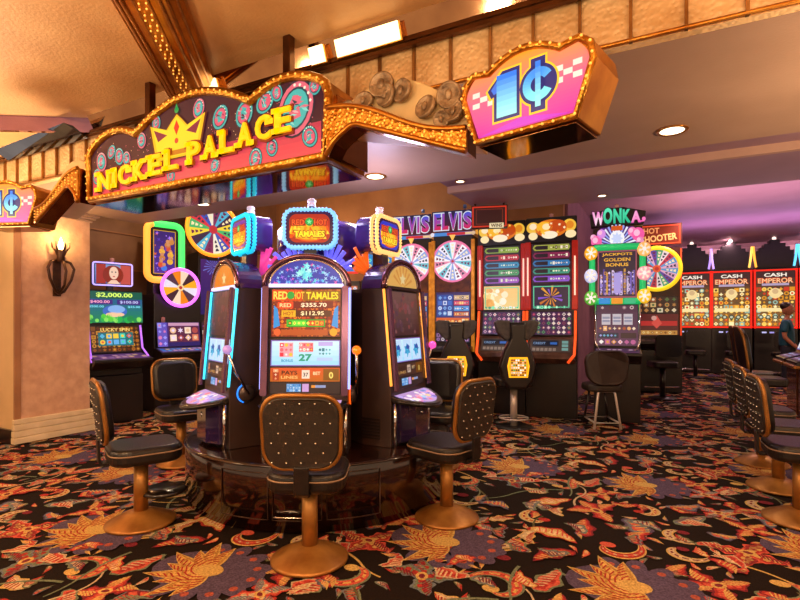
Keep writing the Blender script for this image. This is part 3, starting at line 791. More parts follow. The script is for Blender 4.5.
# seats with speakers and a lit back panel
satin = mat('satin_metal', 'c8bcb0', rough=.35, metal=.5)
def speaker_chair(label, xy, rz):
    t = thing('gaming_chair', label, 'chair', xy, 0, rz, 'speaker chairs with glowing back panels')
    MB().lathe([(.001, 0), (.26, 0), (.26, .012), (.05, .02), (.001, .02)], 28).build('base', body_dk, t)
    MB().lathe([(.05, .01), (.05, .58)], 18).build('pole', satin, t)
    MB().tube([(.2*cos(a), .2*sin(a), .13) for a in (2*pi*i/24 for i in range(24))], .012, 6, True).tube([(-.2, 0, .13), (.2, 0, .13)], .01, 6).build('foot_ring', satin, t)
    MB().prismz(rr(.52, .52, .12, 5, 0, -.08), .58, .70).build('seat', leather, t, .03, 3)
    sh = [(-.13, .47), (.13, .47), (.23, .6), (.28, .78), (.20, 1.02), (.10, 1.20), (.12, 1.40), (-.12, 1.40), (-.10, 1.20), (-.20, 1.02), (-.28, .78), (-.23, .6)]
    sh = [(x*.92, z+.09) for x, z in sh]
    MB().loft([[(x*k, y, .94+(z-.94)*k) for x, z in sh] for k, y in ((.9, .14), (1, .17), (1, .24), (.92, .28))]).build('back_shell', body_dk, t, .012)
    for s in (-1, 1):
        MB().loft([[(s*x*.92, y, z+.09) for x, z in ((.10, 1.17), (.16, 1.14), (.29, 1.26), (.33, 1.40), (.27, 1.43), (.10, 1.42))] for y in (.06, .22)]).build('speaker_wing', mat('speaker_grey', '4a4440', '383230', 20, .5), t, .015)
    pl = [(-.14, .63), (.14, .63), (.165, .79), (.135, .91), (-.135, .91), (-.165, .79)]
    pl = [(x*.92, z+.1) for x, z in pl]
    MB().prism(pl, .275, .292).build('lit_panel', glow('f0a818', 1.3), t, .004)
    a = Art(); a.poly([(x*.86, .86+(z-.86)*.86) for x, z in pl], 'f8b020', 0)
    R = random.Random(3)
    for i in range(9):
        for j in range(7):
            x, z = -.12+.03*i, .765+.034*j
            if abs(x) < .1: a.disc(x, z, .014, R.choice(('f8f0e0', 'ffffff', '40a858', 'e0c8b0', '903020', '604020')), 1, 7)
    o = a.build('panel_print', t, (0, .294, 0), 0, .9, step=-.0009)
    return t
sA = speaker_chair('black speaker chair with a glowing yellow back panel before the right orange topped machine', P(1.62, 7.15), rz_cam(.0, 1))
dup(sA, 'black speaker chair with a glowing yellow back panel seen behind the gold chair', P(.81, 7.35), rz_cam(.05, 1))
# stools
white_leg = mat('leg_white', 'd8ccc0', rough=.3, metal=.3)
def curved_stool(label, xy, rz):
    t = thing('bar_stool', label, 'stool', xy, 0, rz)
    for s in (-1, 1):
        MB().tube([(s*.10, .19, .53), (s*.115, .20, .50), (s*.18, .24, .012)], .017, 8).build('leg', white_leg, t)
        MB().tube([(s*.10, -.19, .53), (s*.18, -.24, .012)], .017, 8).build('leg', body_dk, t)
    MB().tube([(-.165, .235, .1), (.165, .235, .1), (.165, -.235, .1), (-.165, -.235, .1)], .013, 6, True).build('foot_rail', white_leg, t)
    MB().tube([(-.10, .19, .53), (.10, .19, .53)], .017, 6).build('crossbar', white_leg, t)
    MB().prismz(rr(.5, .48, .16, 6), .52, .62).build('seat', leather_b, t, .03, 3)
    out = [(x*(1+.18*(z/.45+.4)), z) for x, z in rr(.54, .48, .17, 6)]
    MB().loft([[(x*k, .25+y-.55*x*x, .86+z*k) for x, z in out] for k, y in ((.9, -.05), (1, -.03), (1, .02), (.93, .04))], True, True).build('backrest', mat('stool_brown', '241410', '30201a', 9, .45), t)
    return t
curved_stool('rounded dark brown stool on white metal legs before the green framed machine', P(2.87, 7.15), rz_cam(.05, 1))
def flat_stool(label, xy, rz, group=None):
    t = thing('bar_stool', label, 'stool', xy, 0, rz, group)
    MB().lathe([(.001, 0), (.25, 0), (.25, .015), (.05, .04), (.001, .04)], 24).build('base', body_dk, t)
    MB().lathe([(.05, .03), (.05, .62)], 16).build('pole', body_dk, t)
    MB().box(-.32, -.05, .2, .32, -.02, .225).build('foot_bar', chrome, t, .004)
    MB().prismz(rr(.48, .46, .1, 5), .6, .72).build('seat', leather, t, .03, 3)
    MB().loft([[(x*k, .25+y, 1.03+z*k) for x, z in rr(.46, .42, .08, 5)] for k, y in ((.92, -.04), (1, -.02), (1, .03))], True, True).build('backrest', leather, t)
    return t
fs_ = flat_stool('black stool with a chrome foot bar before the yellow wheel machine', P(5.1, 9.75), rz_cam(.1, 1))
for x, lab in ((1.62, 'small dark seat before the second red framed machine'), (2.6, 'small dark seat before the red framed machine near the person'), (.72, 'small dark seat before the first red framed machine')):
    dup(fs_, lab, (x, 15.4), pi, None, 'dark seats at the far machines')
    
dup(fs_, 'low dark seat in front of the pink wheel machine on the left', (-6.35, 5.95), RAD(-90))
# ================================================================== CAROUSEL
POD = (-.73, 4.75)
pod_wood = mat('carousel_veneer', '180a07', '2c140c', 3, .14, 0, 0, coat=.7, stretch=(1, 1, 3))
pod = thing('carousel_platform', 'round dark veneer platform carrying the three carousel slot machines', 'platform', P(*POD), 0, rz_cam(0, -1))
MB().lathe([(.001, 0), (1.17, 0), (1.17, .06), (1.2, .06), (1.2, .47), (1.19, .485), (1.17, .49), (.001, .49)], 72).build('plinth', pod_wood, pod)
def podarc(a0, a1, z, r=1.204, n=10): return [(r*sin(a), -r*cos(a), z) for a in (a0+(a1-a0)*i/n for i in range(n+1))]
for a0, a1 in ((-.52, -.16), (-.16, .16), (.16, .52)):
    MB().tube(podarc(a0+.015, a1-.015, .10)+podarc(a0+.015, a1-.015, .43)[::-1], .004, 5, True).build('door_seam', mat('seam_dark', '3a2418', rough=.3, metal=.5), pod)
MB().tube(podarc(-.14, .12, .12), .006, 5).build('kick_rail', chrome, pod)
MB().lathe([(.012, 0), (.012, .006), (.001, .01)], 12, T(1.2*sin(.08), -1.2*cos(.08), .26) @ RX(pi/2)).build('door_lock', chrome, pod)
MB().tube([(1.205*sin(a), -1.205*cos(a), .478) for a in (2*pi*i/72 for i in range(72))], .008, 5, True).build('edge_moulding', pod_wood, pod)
core = thing('carousel_core', 'purple drum on a dark post at the centre of the carousel behind the toppers', 'column', P(*POD), .49)
MB().lathe([(.09, 0), (.09, 1.55)], 16).build('core_post', body_dk, core)
MB().lathe([(.001, 1.54), (.36, 1.54), (.42, 1.59), (.42, 1.85), (.36, 1.91), (.001, 1.93)], 32).build('core_drum', purple, core)
def hot_machine(label, xy, rz, edge, topc, lever_ball, art_seed, dim=False):
    R = random.Random(art_seed)
    t = thing('slot_machine', label, 'slot machine', xy, .49, rz, 'carousel slot machines')
    W = .33
    def plan(k, y0): return [(-W*k, y0), (W*k, y0), (W*k, .27), (.08, .74), (-.08, .74), (-W*k, .27)]
    MB().loft([[(x, y, z) for x, y in plan(1, y0)] for z, y0 in ((0, 0), (.44, 0), (1.29, .075))]).build('cabinet', body_br, t, .006)
    tl = -math.atan2(.075, .85)
    def fy(z): return .075*(z-.44)/.85
    # arched head
    arc = [(W*cos(a), .235*sin(a)) for a in (pi*i/20 for i in range(21))]
    MB().prism([(x, 1.29+z) for x, z in arc], .075, .28).build('arch_head', purple, t, .004)
    MB().tube([(x*1.01, .07, 1.29+z*1.03) for x, z in arc], .02, 8).build('arch_rim', mat('rim_copper', '9a7488', '74506a', 5, .2, .9), t)
    MB().tube([(x*.87, .066, 1.30+z*.86) for x, z in arc], .009, 6).build('arch_bead', chrome, t)
    a = Art(); a.poly([(x*.86, .01+z*.84) for x, z in arc], '2838b0', 0)
    if topc == 'blue':
        for i in range(130):
            q = R.uniform(.1, pi-.1); k = R.uniform(.2, .95); x, z = W*.8*cos(q)*k, .01+.235*.78*sin(q)*k
            a.star(x, z, R.uniform(.008, .022), R.choice(('60a8ff', 'a0d8ff', '4060e0', '9070f0', '68e0f0', 'e060b0')), 1, 4, .3, R.random())
        for i in range(16): a.star(R.gauss(0, .03), .09+R.gauss(0, .025), R.uniform(.015, .035), R.choice(('90f8f0', 'c0ffff', '60d8e8')), 2, 5, .5, R.random())
    else:
        a.poly([(x*.84, .012+z*.82) for x, z in arc], topc, 1)
        for k in range(7): a.sector(0, .015, .03, .19, .35+.36*k, .5+.36*k, 'e8a040', 2); 
        a.star(0, .09, .06, 'fff0b0', 3)
    a.build('arch_panel', t, (0, .069, 1.29), 0, .9 if topc == 'blue' else .6)
    MB().box(-.29, .045, 1.285, .29, .08, 1.312).build('light_bar', glow('d8d0ff', 1.1) if edge[0] != 'o' else body_br, t, .004)
    eg = glow(edge[1], edge[2])
    for s in (-1, 1):
        MB().tube([(s*.338, fy(z)-.012, z) for z in (.50, .9, 1.28)], .011, 8).build('light_strip', eg, t)
        MB().prism(rr(.05, .84, .012, 3, s*.308, .87), 0, .02, T(0, -.018, 0) @ T(0, .0375, .865) @ RX(tl) @ T(0, -.0375, -.865)).build('side_trim', mat('trim_mauve', '6a4a70', '805a78', 6, .25, .6), t)
    def scr(name, w, h, art, z, es): return slab(t, name, w, h, art, (0, fy(z)-.006, z), tl, es, .03)
    # top screen
    a = Art(); w, h = .535, .37
    if not dim:
        a.vgrad(-w/2, -h/2, w/2, h/2, '702010', '8a2a20', 6)
        a.icons(-w/2, -h/2, w/2, h/2, 16, 11, ('c04818', 'e07820', '902010', 'b06020', '501810'), 0+1, R, .9)
        a.rect(-.265, .095, -.03, .18, 'd04010', 3); a.rect(-.02, .095, .265, .175, '8a5a10', 3)
        a.text('RED', -.20, .137, .062, 'ffe060', 5, .03, .11); a.disc(-.12, .137, .03, '20a040', 6); a.text('HOT', -.06, .137, .06, 'ffc040', 5, .03, .09)
        a.text('TAMALES', .125, .135, .058, 'f8e030', 5, .03, .25)
        a.rect(-.22, .035, -.10, .085, 'f04020', 3); a.text('RED', -.16, .06, .03, 'ffe0a0', 5, .02, .09)
        a.rect(-.10, .035, .21, .085, '701818', 3); a.text('$355.70', .06, .06, .036, 'fff0d0', 5, .02, .2)
        a.rect(-.19, -.03, -.08, .02, 'e0b020', 3); a.text('HOT', -.135, -.005, .03, 'a04010', 5, .02, .08)
        a.rect(-.08, -.03, .19, .02, '502010', 3); a.text('$112.95', .05, -.005, .036, 'fff0c0', 5, .02, .18)
        for s in (-1, 1): a.poly([(s*.25, .06), (s*.22, .03), (s*.2, -.1), (s*.25, -.12)], '2090e0', 4)
        a.rect(-.15, -.11, .15, -.05, '18a030', 3); a.rect(-.14, -.1, -.0, -.06, '60e040', 4); a.rect(.02, -.1, .14, -.06, 'd05020', 4)
        a.icons(-.14, -.1, .14, -.06, 8, 1, ('f0f060', '108020', 'ffb030'), 5, R)
        a.disc(.215, -.15, .03, 'f0a020', 4); a.disc(-.22, -.15, .028, 'e06030', 4); a.rect(-.19, -.175, .17, -.13, 'b05020', 4)
    else:
        a.vgrad(-w/2, -h/2, w/2, h/2, '402028', '7a5a50', 8)
        for i in range(40): a.disc(R.uniform(-.25, .25), R.uniform(-.17, .17), R.uniform(.01, .03), R.choice(('6a4a48', '8a5a60', '904848', '5a3a50')), 1, 10)
    scr('top_screen', w, h, a, 1.085, .95 if not dim else .55)
    a = Art(); w, h = .535, .2
    a.vgrad(-w/2, -h/2, w/2, h/2, '90d8ff', 'c8f0ff', 5)
    if not dim:
        a.rect(-.2, -.03, -.095, .08, 'f0a0b0', 1); a.icons(-.2, -.03, -.095, .08, 3, 3, ('e03048', 'f06070', 'fff0f0', 'e0c040'), 2, R)
        a.rect(-.05, .01, .06, .08, 'e8808a', 1); a.icons(-.05, .01, .06, .08, 4, 2, ('e03048', 'f0d040', 'fff0f0'), 2, R)
        a.text('27', .0, -.035, .055, '109878', 2, .04, .1)
        a.icons(.1, -.02, .2, .04, 4, 2, ('108aa0', '20b0c0', '0a6a80'), 1, R); a.rect(.1, .055, .21, .085, 'b0a8f0', 1)
        a.rect(.09, -.06, .21, -.035, 'a8c8ff', 1); a.text('BONUS', -.14, -.058, .02, '108ac0', 2)
    else:
        for k in (-1, 0, 1):
            a.rect(k*.17-.07, -.085, k*.17+.07, .085, 'b8dcff', 1); a.star(k*.17, 0, .06, '2898d0', 2, 6, .6, R.random()); a.disc(k*.17+.01, .015, .03, '2050a8', 3)
            a.text('7', k*.17, -.03, .07, '48b8e0', 4)
    a.frame(-w/2, -h/2, w/2, h/2, .008, '8068c0', 2)
    scr('reel_screen', w, h, a, .775, .95)
    a = Art(); w, h = .535, .105
    a.vgrad(-w/2, -h/2, w/2, h/2, 'c87020', 'e05828', 4)
    if dim: a = Art(); a.rect(-w/2, -h/2, w/2, h/2, '5a4038', 0)
    a.rect(-.25, -.045, -.2, .045, 'b04020', 1); a.icons(-.25, -.045, -.2, .045, 1, 3, ('ffe0c0', 'ffb080'), 2, R)
    a.text('PAYS', -.12, .015, .03, '402010', 2, .02, .12); a.text('LINES', -.12, -.02, .022, 'ffd080', 2, .02, .13)
    a.rect(-.025, -.03, .035, .035, 'f8ece0', 1); a.text('37', .005, .0, .03, '403030', 2)
    a.text('BET', .09, .01, .025, 'fff0c0', 2, .02); a.rect(.14, -.045, .26, .045, '8a5a18', 1); a.text('0', .2, -.005, .05, 'fff080', 2, .03)
    scr('pay_strip', w, h, a, .61, .7 if not dim else .3)
    a = Art(); w, h = .535, .085; a.rect(-w/2, -h/2, w/2, h/2, '3a2a28', 0)
    a.rect(-.14, -.03, -.03, .03, '58a8f0', 1); a.icons(-.14, -.03, -.03, .03, 5, 3, ('c8e8ff', '3878d0', '90c8ff'), 2, R)
    a.rect(-.02, -.03, .03, .03, 'c8a8f0', 1); a.rect(.05, .0, .16, .02, '90a8e0', 1); a.rect(.05, .0, .08, .02, 'f0a040', 2)
    scr('player_panel', w, h, a, .51, .7)
    # curved button deck
    dk = [(-.33, 0)]+[(-.33+.66*i/14, -.05-.22*sin(pi*i/14)**.8) for i in range(15)]+[(.33, 0)]
    b = MB().prismz(dk, .375, .415); b.v = [(x, y, z+.27*y) for x, y, z in b.v]; b.build('button_deck', body_dk, t, .006)
    MB().tube([(x*1.01, y-.004, .395+.27*y) for x, y in dk[1:-1]], .012, 6).build('deck_rim', body_dk, t)
    a = Art(); a.poly([(x*.86, y*.88-.005) for x, y in dk], 'c0a0e0', 0)
    for i in range(46):
        x = R.uniform(-.26, .26); z = R.uniform(-.2, -.03)
        if abs(x) < .27*(1+z*1.6): a.disc(x, z, R.uniform(.012, .03), R.choice(('f0e0ff', 'ffb0d0', 'c0b0ff', 'fff0d0', '8070d0', 'f08090', 'ffffff', '7090e0')), 1+i % 3, 9)
    for k in range(5): a.rect(-.2+.085*k, -.16, -.14+.085*k, -.12, ('fff8f0', 'ff90b0', 'b0e0ff', 'ffe0a0', 'e0b0ff')[k], 5)
    o = a.build('deck_print', t, (0, 0, .4175), 0, .85); o.rotation_euler = (RAD(-74.4), 0, 0)
    # lower door with chrome posts
    MB().loft([[(x, y, z) for x, y in ((-.25, 0), (-.25, -.05), (-.12, -.12), (.12, -.12), (.25, -.05), (.25, 0))] for z in (.03, .36)]).build('lower_door', mat('door_purple', '241838', '30204a', 3, .1, 0, coat=.8), t, .01)
    MB().lathe([(.001, 0), (.03, 0), (.001, .008)], 4, T(0, -.12, .25) @ RX(pi/2)).build('door_badge', chrome, t)
    for s in (-1, 1):
        MB().tube([(s*.315, -.03, z) for z in (0, .2, .36)], .016, 8).build('corner_post', chrome, t)
    for k in range(7): MB().box(-.338, .10, .06+k*.026, -.33, .27, .072+k*.026).build('vent_slat', body_dk, t)
    # side lever
    MB().lathe([(.06, 0), (.072, .02), (.066, .04), (.03, .05), (.001, .05)], 24, T(.33, .14, .44) @ RY(pi/2)).build('lever_hub', mat('hub_grey', '5a4c48', '463a38', 6, .3, .6), t)
    MB().tube([(.338, .14-.076*cos(q), .44+.076*sin(q)) for q in (RAD(-70+14*k) for k in range(11))], .006, 6).build('hub_light', glow(lever_ball[1], 1.6), t)
    MB().tube([(.385, .14, .44), (.395, .03, .62), (.40, -.03, .78)], .011, 8).build('lever_arm', chrome, t)
    MB().ball((.40, -.035, .80), .036, 14, 10).build('lever_ball', mat('ball_'+lever_ball[0], lever_ball[0], rough=.2, coat=.5, emit=lever_ball[0], es=.55), t)
    # topper
    tp = rr(.405, .275, .065, 5, 0, 1.77); tp = [(x, z+.02*(1-(x/.2025)**2)*(1 if z > 1.77 else -1)) for x, z in tp]
    MB().prism(tp, .20, .42).build('topper_case', purple, t, .01)
    def beads(k, y):
        q = resample([(x*k, 1.77+(z-1.77)*k) for x, z in tp], .0145); q = q[:len(q)//2*2]
        return MB().tube([(x, y, z) for x, z in q], [.022, .012]*(len(q)//2), 8, True)
    beads(1.02, .205).build('topper_light', glow(edge[3], 1.3), t)
    beads(1.03, .255).build('topper_light', glow(edge[3], .9), t)
    a = Art(); tq = [(x*.88, (z-1.77)*.84) for x, z in tp]
    a.poly(tq, edge[4], 0)
    for k, cl in enumerate(('e05018', 'f88818', 'ffb828')): a.disc(0, -.012-.012*k, .172-.02*k, cl, 1+k, 22, .105-.022*k)
    for i in range(40):
        x = R.uniform(-.165, .165); z = R.uniform(-.10, .02); hh = R.uniform(.03, .07)
        a.poly([(x-.014, z), (x+.014, z), (x+R.uniform(-.01, .01), z+hh)], R.choice(('ff9010', 'ffc020', 'f06010', 'ffe040')), 4)
    a.rect(-.165, .02, -.03, .085, 'c83018', 5); a.rect(.03, .02, .165, .085, 'c83018', 5)
    a.text('RED', -.098, .052, .06, '580c08', 6, .07, .13); a.text('HOT', .098, .052, .06, '580c08', 6, .07, .13)
    a.text('RED', -.098, .052, .05, 'f06028', 7, .03, .115); a.text('HOT', .098, .052, .05, 'f06028', 7, .03, .115)
    a.disc(0, .055, .036, '18a048', 8); a.star(0, .055, .026, '80f0a0', 9)
    a.text('TAMALES', 0, -.05, .068, '902808', 8, .09, .29); a.text('TAMALES', 0, -.05, .055, 'ffec30', 9, .04, .27)
    o = a.build('topper_panel', t, (0, .198, 1.77), 0, 1.0); o.scale = (.92, 1, .92)
    MB().box(-.05, .24, 1.5, .05, .34, 1.63).build('topper_stalk', body_dk, t)
    MB().lathe([(.028, 1.93), (.028, 1.965)], 14, T(0, .3, 0)).build('lamp_socket', body_dk, t)
    lm = MB().lathe([(.034, 1.965), (.034, 1.985), (.026, 1.986), (.026, 2.0), (.034, 2.001), (.034, 2.02), (.02, 2.03), (.001, 2.03)], 14, T(0, .3, 0)).build('call_lamp', mat('lamp_white', 'e8d8e0', rough=.3, emit='e0c0d0', es=.3), t)
    # glittering crest sprays behind the arch
    for s in (-1, 1):
        b = MB()
        for k in range(7):
            q = RAD(15+13*k); g = R.uniform(.6, 1.05); b.tube([(s*.12, .34, 1.42), (s*(.12+.29*g*cos(q)), .37, 1.42+.27*g*sin(q))], [.012, .02], 4)
        b.build('crest_spray', glow(edge[5], .7), t)
    return t
def podpos(phi, r): return (POD[0]+r*sin(phi), POD[1]-r*cos(phi))
def podrz(phi): return rz_cam(sin(phi), -cos(phi))
f0 = RAD(2)
hot_machine('middle carousel machine with a bright jackpot screen and red and yellow topper sign', P(*podpos(0, .9)), podrz(0), ('b', '90a0ff', 2.2, '78c0ff', 'b02818', '7070ff'), 'blue', ('ff7818', 'ff5810'), 11)
hot_machine('carousel machine turned to the left, cyan light strips, lever on its brown flank', P(*podpos(RAD(-58), .97)), podrz(RAD(-53)), ('c', '40d8ff', 2.2, '20d0f8', '6a28a8', 'e040a0'), 'f09020', ('a080c0', '2080ff'), 12, True)
hot_machine('carousel machine turned to the right, orange light strips, blue and white reels', P(*podpos(RAD(62), .92)), podrz(RAD(62)), ('o', 'ffa040', 1.6, 'ffc878', '2838c8', 'f06820'), 'f8c868', ('ff50c0', 'ff60c0'), 13, True)
# ================================================================== OTHER SLOT MACHINES (front face in the plane y = 0, facing -Y)
def base_cab(t, w, d, zc, m=None, ztop=None):
    MB().prismz([(-w/2, .02), (w/2, .02), (w/2, d), (-w/2, d)], 0, zc-.22).build('base_cabinet', body_dk, t, .008)
    if ztop: MB().box(-w/2, .05, zc-.22, w/2, d, ztop).build('cabinet', m or MATS['case_black'], t, .01)
def console(t, w, z, cols, seed, es=.6, lit='6a7a90', proud=.24, m=None):
    R = random.Random(seed)
    MB().prismx([(.05, z-.24), (-proud*.6, z-.20), (-proud, z-.10), (-proud, z-.06), (.05, z)], -w/2, w/2).build('console', m or body_dk, t, .008)
    a = Art(); h = proud*1.0
    a.rect(-w*.46, -h/2, w*.46, h/2, cols[0], 0)
    for k in range(8):
        x = -w*.4+w*.8*k/7; a.rect(x-w*.04, -h*.3, x+w*.04, -h*.05, R.choice(cols[1:]), 1)
        a.rect(x-w*.04, .05*h, x+w*.04, h*.25, R.choice(cols[1:]), 1)
    sl = math.atan2(.06, proud+.05)
    a.build('button_panel', t, (0, (.05-proud)/2, z-.03+.004), -(pi/2-sl), es)
def left_video():
    t = thing('slot_machine', 'video slot beside the stucco pillar showing green $2,000.00 screen and a portrait sign', 'slot machine', (-7.17, 4.60), 0, RAD(78))
    base_cab(t, .80, .55, .92, None, 1.96)
    a = Art(); w, h = .78, .46
    a.vgrad(-w/2, -h/2, w/2, h/2, '108850', '1848a0', 8)
    a.rect(-w/2, .12, w/2, h/2, '0c5a4a', 1); a.text('$2,000.00', 0, .175, .075, 'd8ff70', 2, .03, .5)
    a.rect(-.36, .04, -.03, .11, '402080', 1); a.text('$400.00', -.2, .075, .045, 'ffb0d0', 2, .02, .26)
    a.rect(.03, .04, .36, .11, '402080', 1); a.text('$100.00', .2, .075, .045, 'c0d0ff', 2, .02, .26)
    a.text('$500.00', -.25, .005, .035, '80e8ff', 2, .02, .2); a.text('$25.00', .27, .005, .035, '80e8ff', 2, .02, .18)
    a.disc(0, -.06, .17, '3868c8', 1, 20, .09); a.disc(.02, -.03, .12, '80b0f0', 2, 18, .06); a.disc(0, -.11, .13, 'f0c8a0', 2, 16, .035)
    for k in range(24): a.disc(random.uniform(-.38, .38), random.uniform(-.22, -.12), random.uniform(.02, .05), random.choice(('20b050', '58d040', '108a48', '80e060')), 1+k % 2, 9)
    slab(t, 'main_screen', w, h, a, (0, .03, 1.71), RAD(-4), .95)
    a = Art(); w, h = .66, .38
    a.rect(-w/2, -h/2, w/2, h/2, '3a2010', 0); a.icons(-w/2, -h/2, w/2, h/2, 10, 6, ('804818', 'c08828', '602810', 'a06020'), 1, random.Random(2), .9)
    a.rect(-.24, -.1, .24, .1, '10707a', 3); a.icons(-.23, -.09, .23, .09, 5, 2, ('40d8c0', 'f0d040', 'e06040', '60b0f0'), 4, random.Random(3)); a.text('LUCKY SPIN', 0, .14, .05, 'ffe080', 5, .02, .4)
    slab(t, 'lower_screen', w, h, a, (0, -.01, 1.24), RAD(-14), .85)
    b = MB()
    for s in (-1, 1): b.tube([(s*.355, .02, 1.44), (s*.36, -.05, 1.1), (s*.40, -.24, .93)], .014, 6)
    b.build('side_light', glow('a060e0', 1.4), t)
    console(t, .80, 1.02, ('70488a', 'c8a0c0', '503070', 'd8b890', '9070b0'), 4, .5, proud=.34)
    MB().prism(rr(.55, .34, .03, 3, 0, 2.2), .10, .18).build('sign_case', body_dk, t, .006)
    MB().tube([(x, .10, z) for x, z in rr(.54, .33, .03, 3, 0, 2.2)], .012, 6, True).build('sign_light', glow('b0a0ff', 1.6), t)
    a = Art(); w, h = .58, .30
    a.vgrad(-w/2, -h/2, w/2, h/2, '4060a8', '7aa0d0', 5); a.rect(-.27, -.15, -.12, .15, 'a83028', 1); a.rect(.12, -.15, .29, .15, 'c05048', 1)
    a.disc(0, -.01, .17, '8a2818', 2, 18, .15); a.disc(.01, .02, .075, 'f0d0b8', 3, 16, .1); a.disc(-.02, .035, .012, '303040', 4, 8); a.disc(.04, .035, .012, '303040', 4, 8); a.disc(.01, -.035, .02, 'c03040', 4, 8, .009)
    a.poly([(-.1, -.15), (.12, -.15), (.05, -.09), (-.03, -.09)], 'f0d0b8', 3)
    a.build('sign_panel', t, (0, .096, 2.2), 0, .9).scale = (.85, 1, .95)
    MB().box(-.04, .2, 1.94, .04, .26, 2.06).build('sign_post', body_dk, t); MB().lathe([(.03, 2.38), (.03, 2.44), (.001, 2.45)], 12, T(0, .14, 0)).build('call_lamp', mat('lamp_pink', 'd8a0a0', rough=.4), t)
left_video()
def neon_wheel_machine():
    t = thing('slot_machine', 'slot machine with a green and orange neon frame and a pink ringed wheel', 'slot machine', (-7.2, 5.72), 0, RAD(74))
    base_cab(t, .78, .6, .92, None, 1.95)
    MB().box(-.38, .12, 1.9, .05, .4, 3.2).build('tower', MATS['case_black'], t, .01)
    out = rr(.56, .92, .12, 6, -.21, 2.64)
    k = len(out); 
    g1 = glow('40e060', 1.5); o1 = glow('ff9a38', 1.6)
    hi = [p for p in out if p[1] >= 2.66]; 
    # upper and right side green, lower and left side amber
    n = len(out); seq = out[-4:]+out[:10]
    MB().tube([(x, .07, z) for x, z in out[21:]+out[:9]], .055, 8).build('neon_tube', g1, t)
    MB().tube([(x, .07, z) for x, z in out[8:22]], .055, 8).build('neon_tube', o1, t)
    MB().prism(rr(.50, .86, .1, 5, -.21, 2.64), .08, .2).build('frame_case', body_dk, t)
    a = Art(); R = random.Random(9)
    a.vgrad(-.18, -.36, .18, .36, '482890', '30186a', 6)
    for i in range(9):
        x, z = R.uniform(-.12, .12), -.26+.055*i; c = R.choice(('e0b040', 'd05030', '3878e0', 'c08040'))
        a.disc(x, z, .05, c, 1, 12); a.disc(x, z+.06, .03, 'c88a60', 2, 10)
    for i in range(26): a.star(R.uniform(-.17, .17), R.uniform(-.35, .35), R.uniform(.015, .04), R.choice(('a070ff', 'ffc030', '5030b0', 'e06030')), 3, 4, .35, R.random())
    a.frame(-.18, -.36, .18, .36, .012, 'd0a030', 4)
    a.build('frame_panel', t, (-.21, .076, 2.64), 0, .9)
    # wheel
    M = T(0.0, -.05, 2.06) @ RX(pi/2)
    MB().lathe([(.001, -.10), (.30, -.10), (.30, .0), (.001, .0)], 36, M).build('wheel_case', body_dk, t)
    MB().tube([(.305*cos(a), -.06, 2.06+.305*sin(a)) for a in (2*pi*i/40 for i in range(40))], .028, 8, True).build('wheel_neon', glow('e868ff', 1.9), t)
    a = Art(); a.wheel(0, 0, .28, ('ffb020', '402030', 'f8e0c0', 'f08818', '503048', 'e8e8f8'), 12, 0, 'f0d8a0', .2, None, False)
    a.build('prize_wheel', t, (0, -.054, 2.06), 0, .9)
    MB().box(-.03, .0, 1.9, .03, .14, 2.1).build('wheel_bracket', body_dk, t)
    a = Art(); w, h = .70, .40
    a.vgrad(-w/2, -h/2, w/2, h/2, '282060', '503090', 5); a.rect(-w/2, -h/2, -w*.28, h/2, '6858c8', 1); a.icons(-w/2, -h/2, -w*.28, h/2, 2, 4, ('a0a0ff', '4030a0', 'e080c0'), 2, R)
    a.rect(-.17, -.13, .34, .14, '602848', 1); a.icons(-.16, -.12, .33, .13, 4, 2, ('f0c8a0', 'e08060', 'ffe8d0', 'b05050', 'f0e0ff'), 2, R, .85)
    a.rect(-.17, .145, .34, .195, 'd0a0c0', 2)
    slab(t, 'main_screen', w, h, a, (0, .0, 1.28), RAD(-10), .85)
    console(t, .78, 1.06, ('605090', '50a0f0', 'd0a0d0', '3080e0', 'e0c090'), 5, .6, proud=.3)
    MB().lathe([(.03, 1.48), (.03, 1.56), (.001, 1.57)], 12, T(-.25, .03, 0)).build('call_lamp', mat('lamp_pink', 'd8a0a0', rough=.4), t)
neon_wheel_machine()
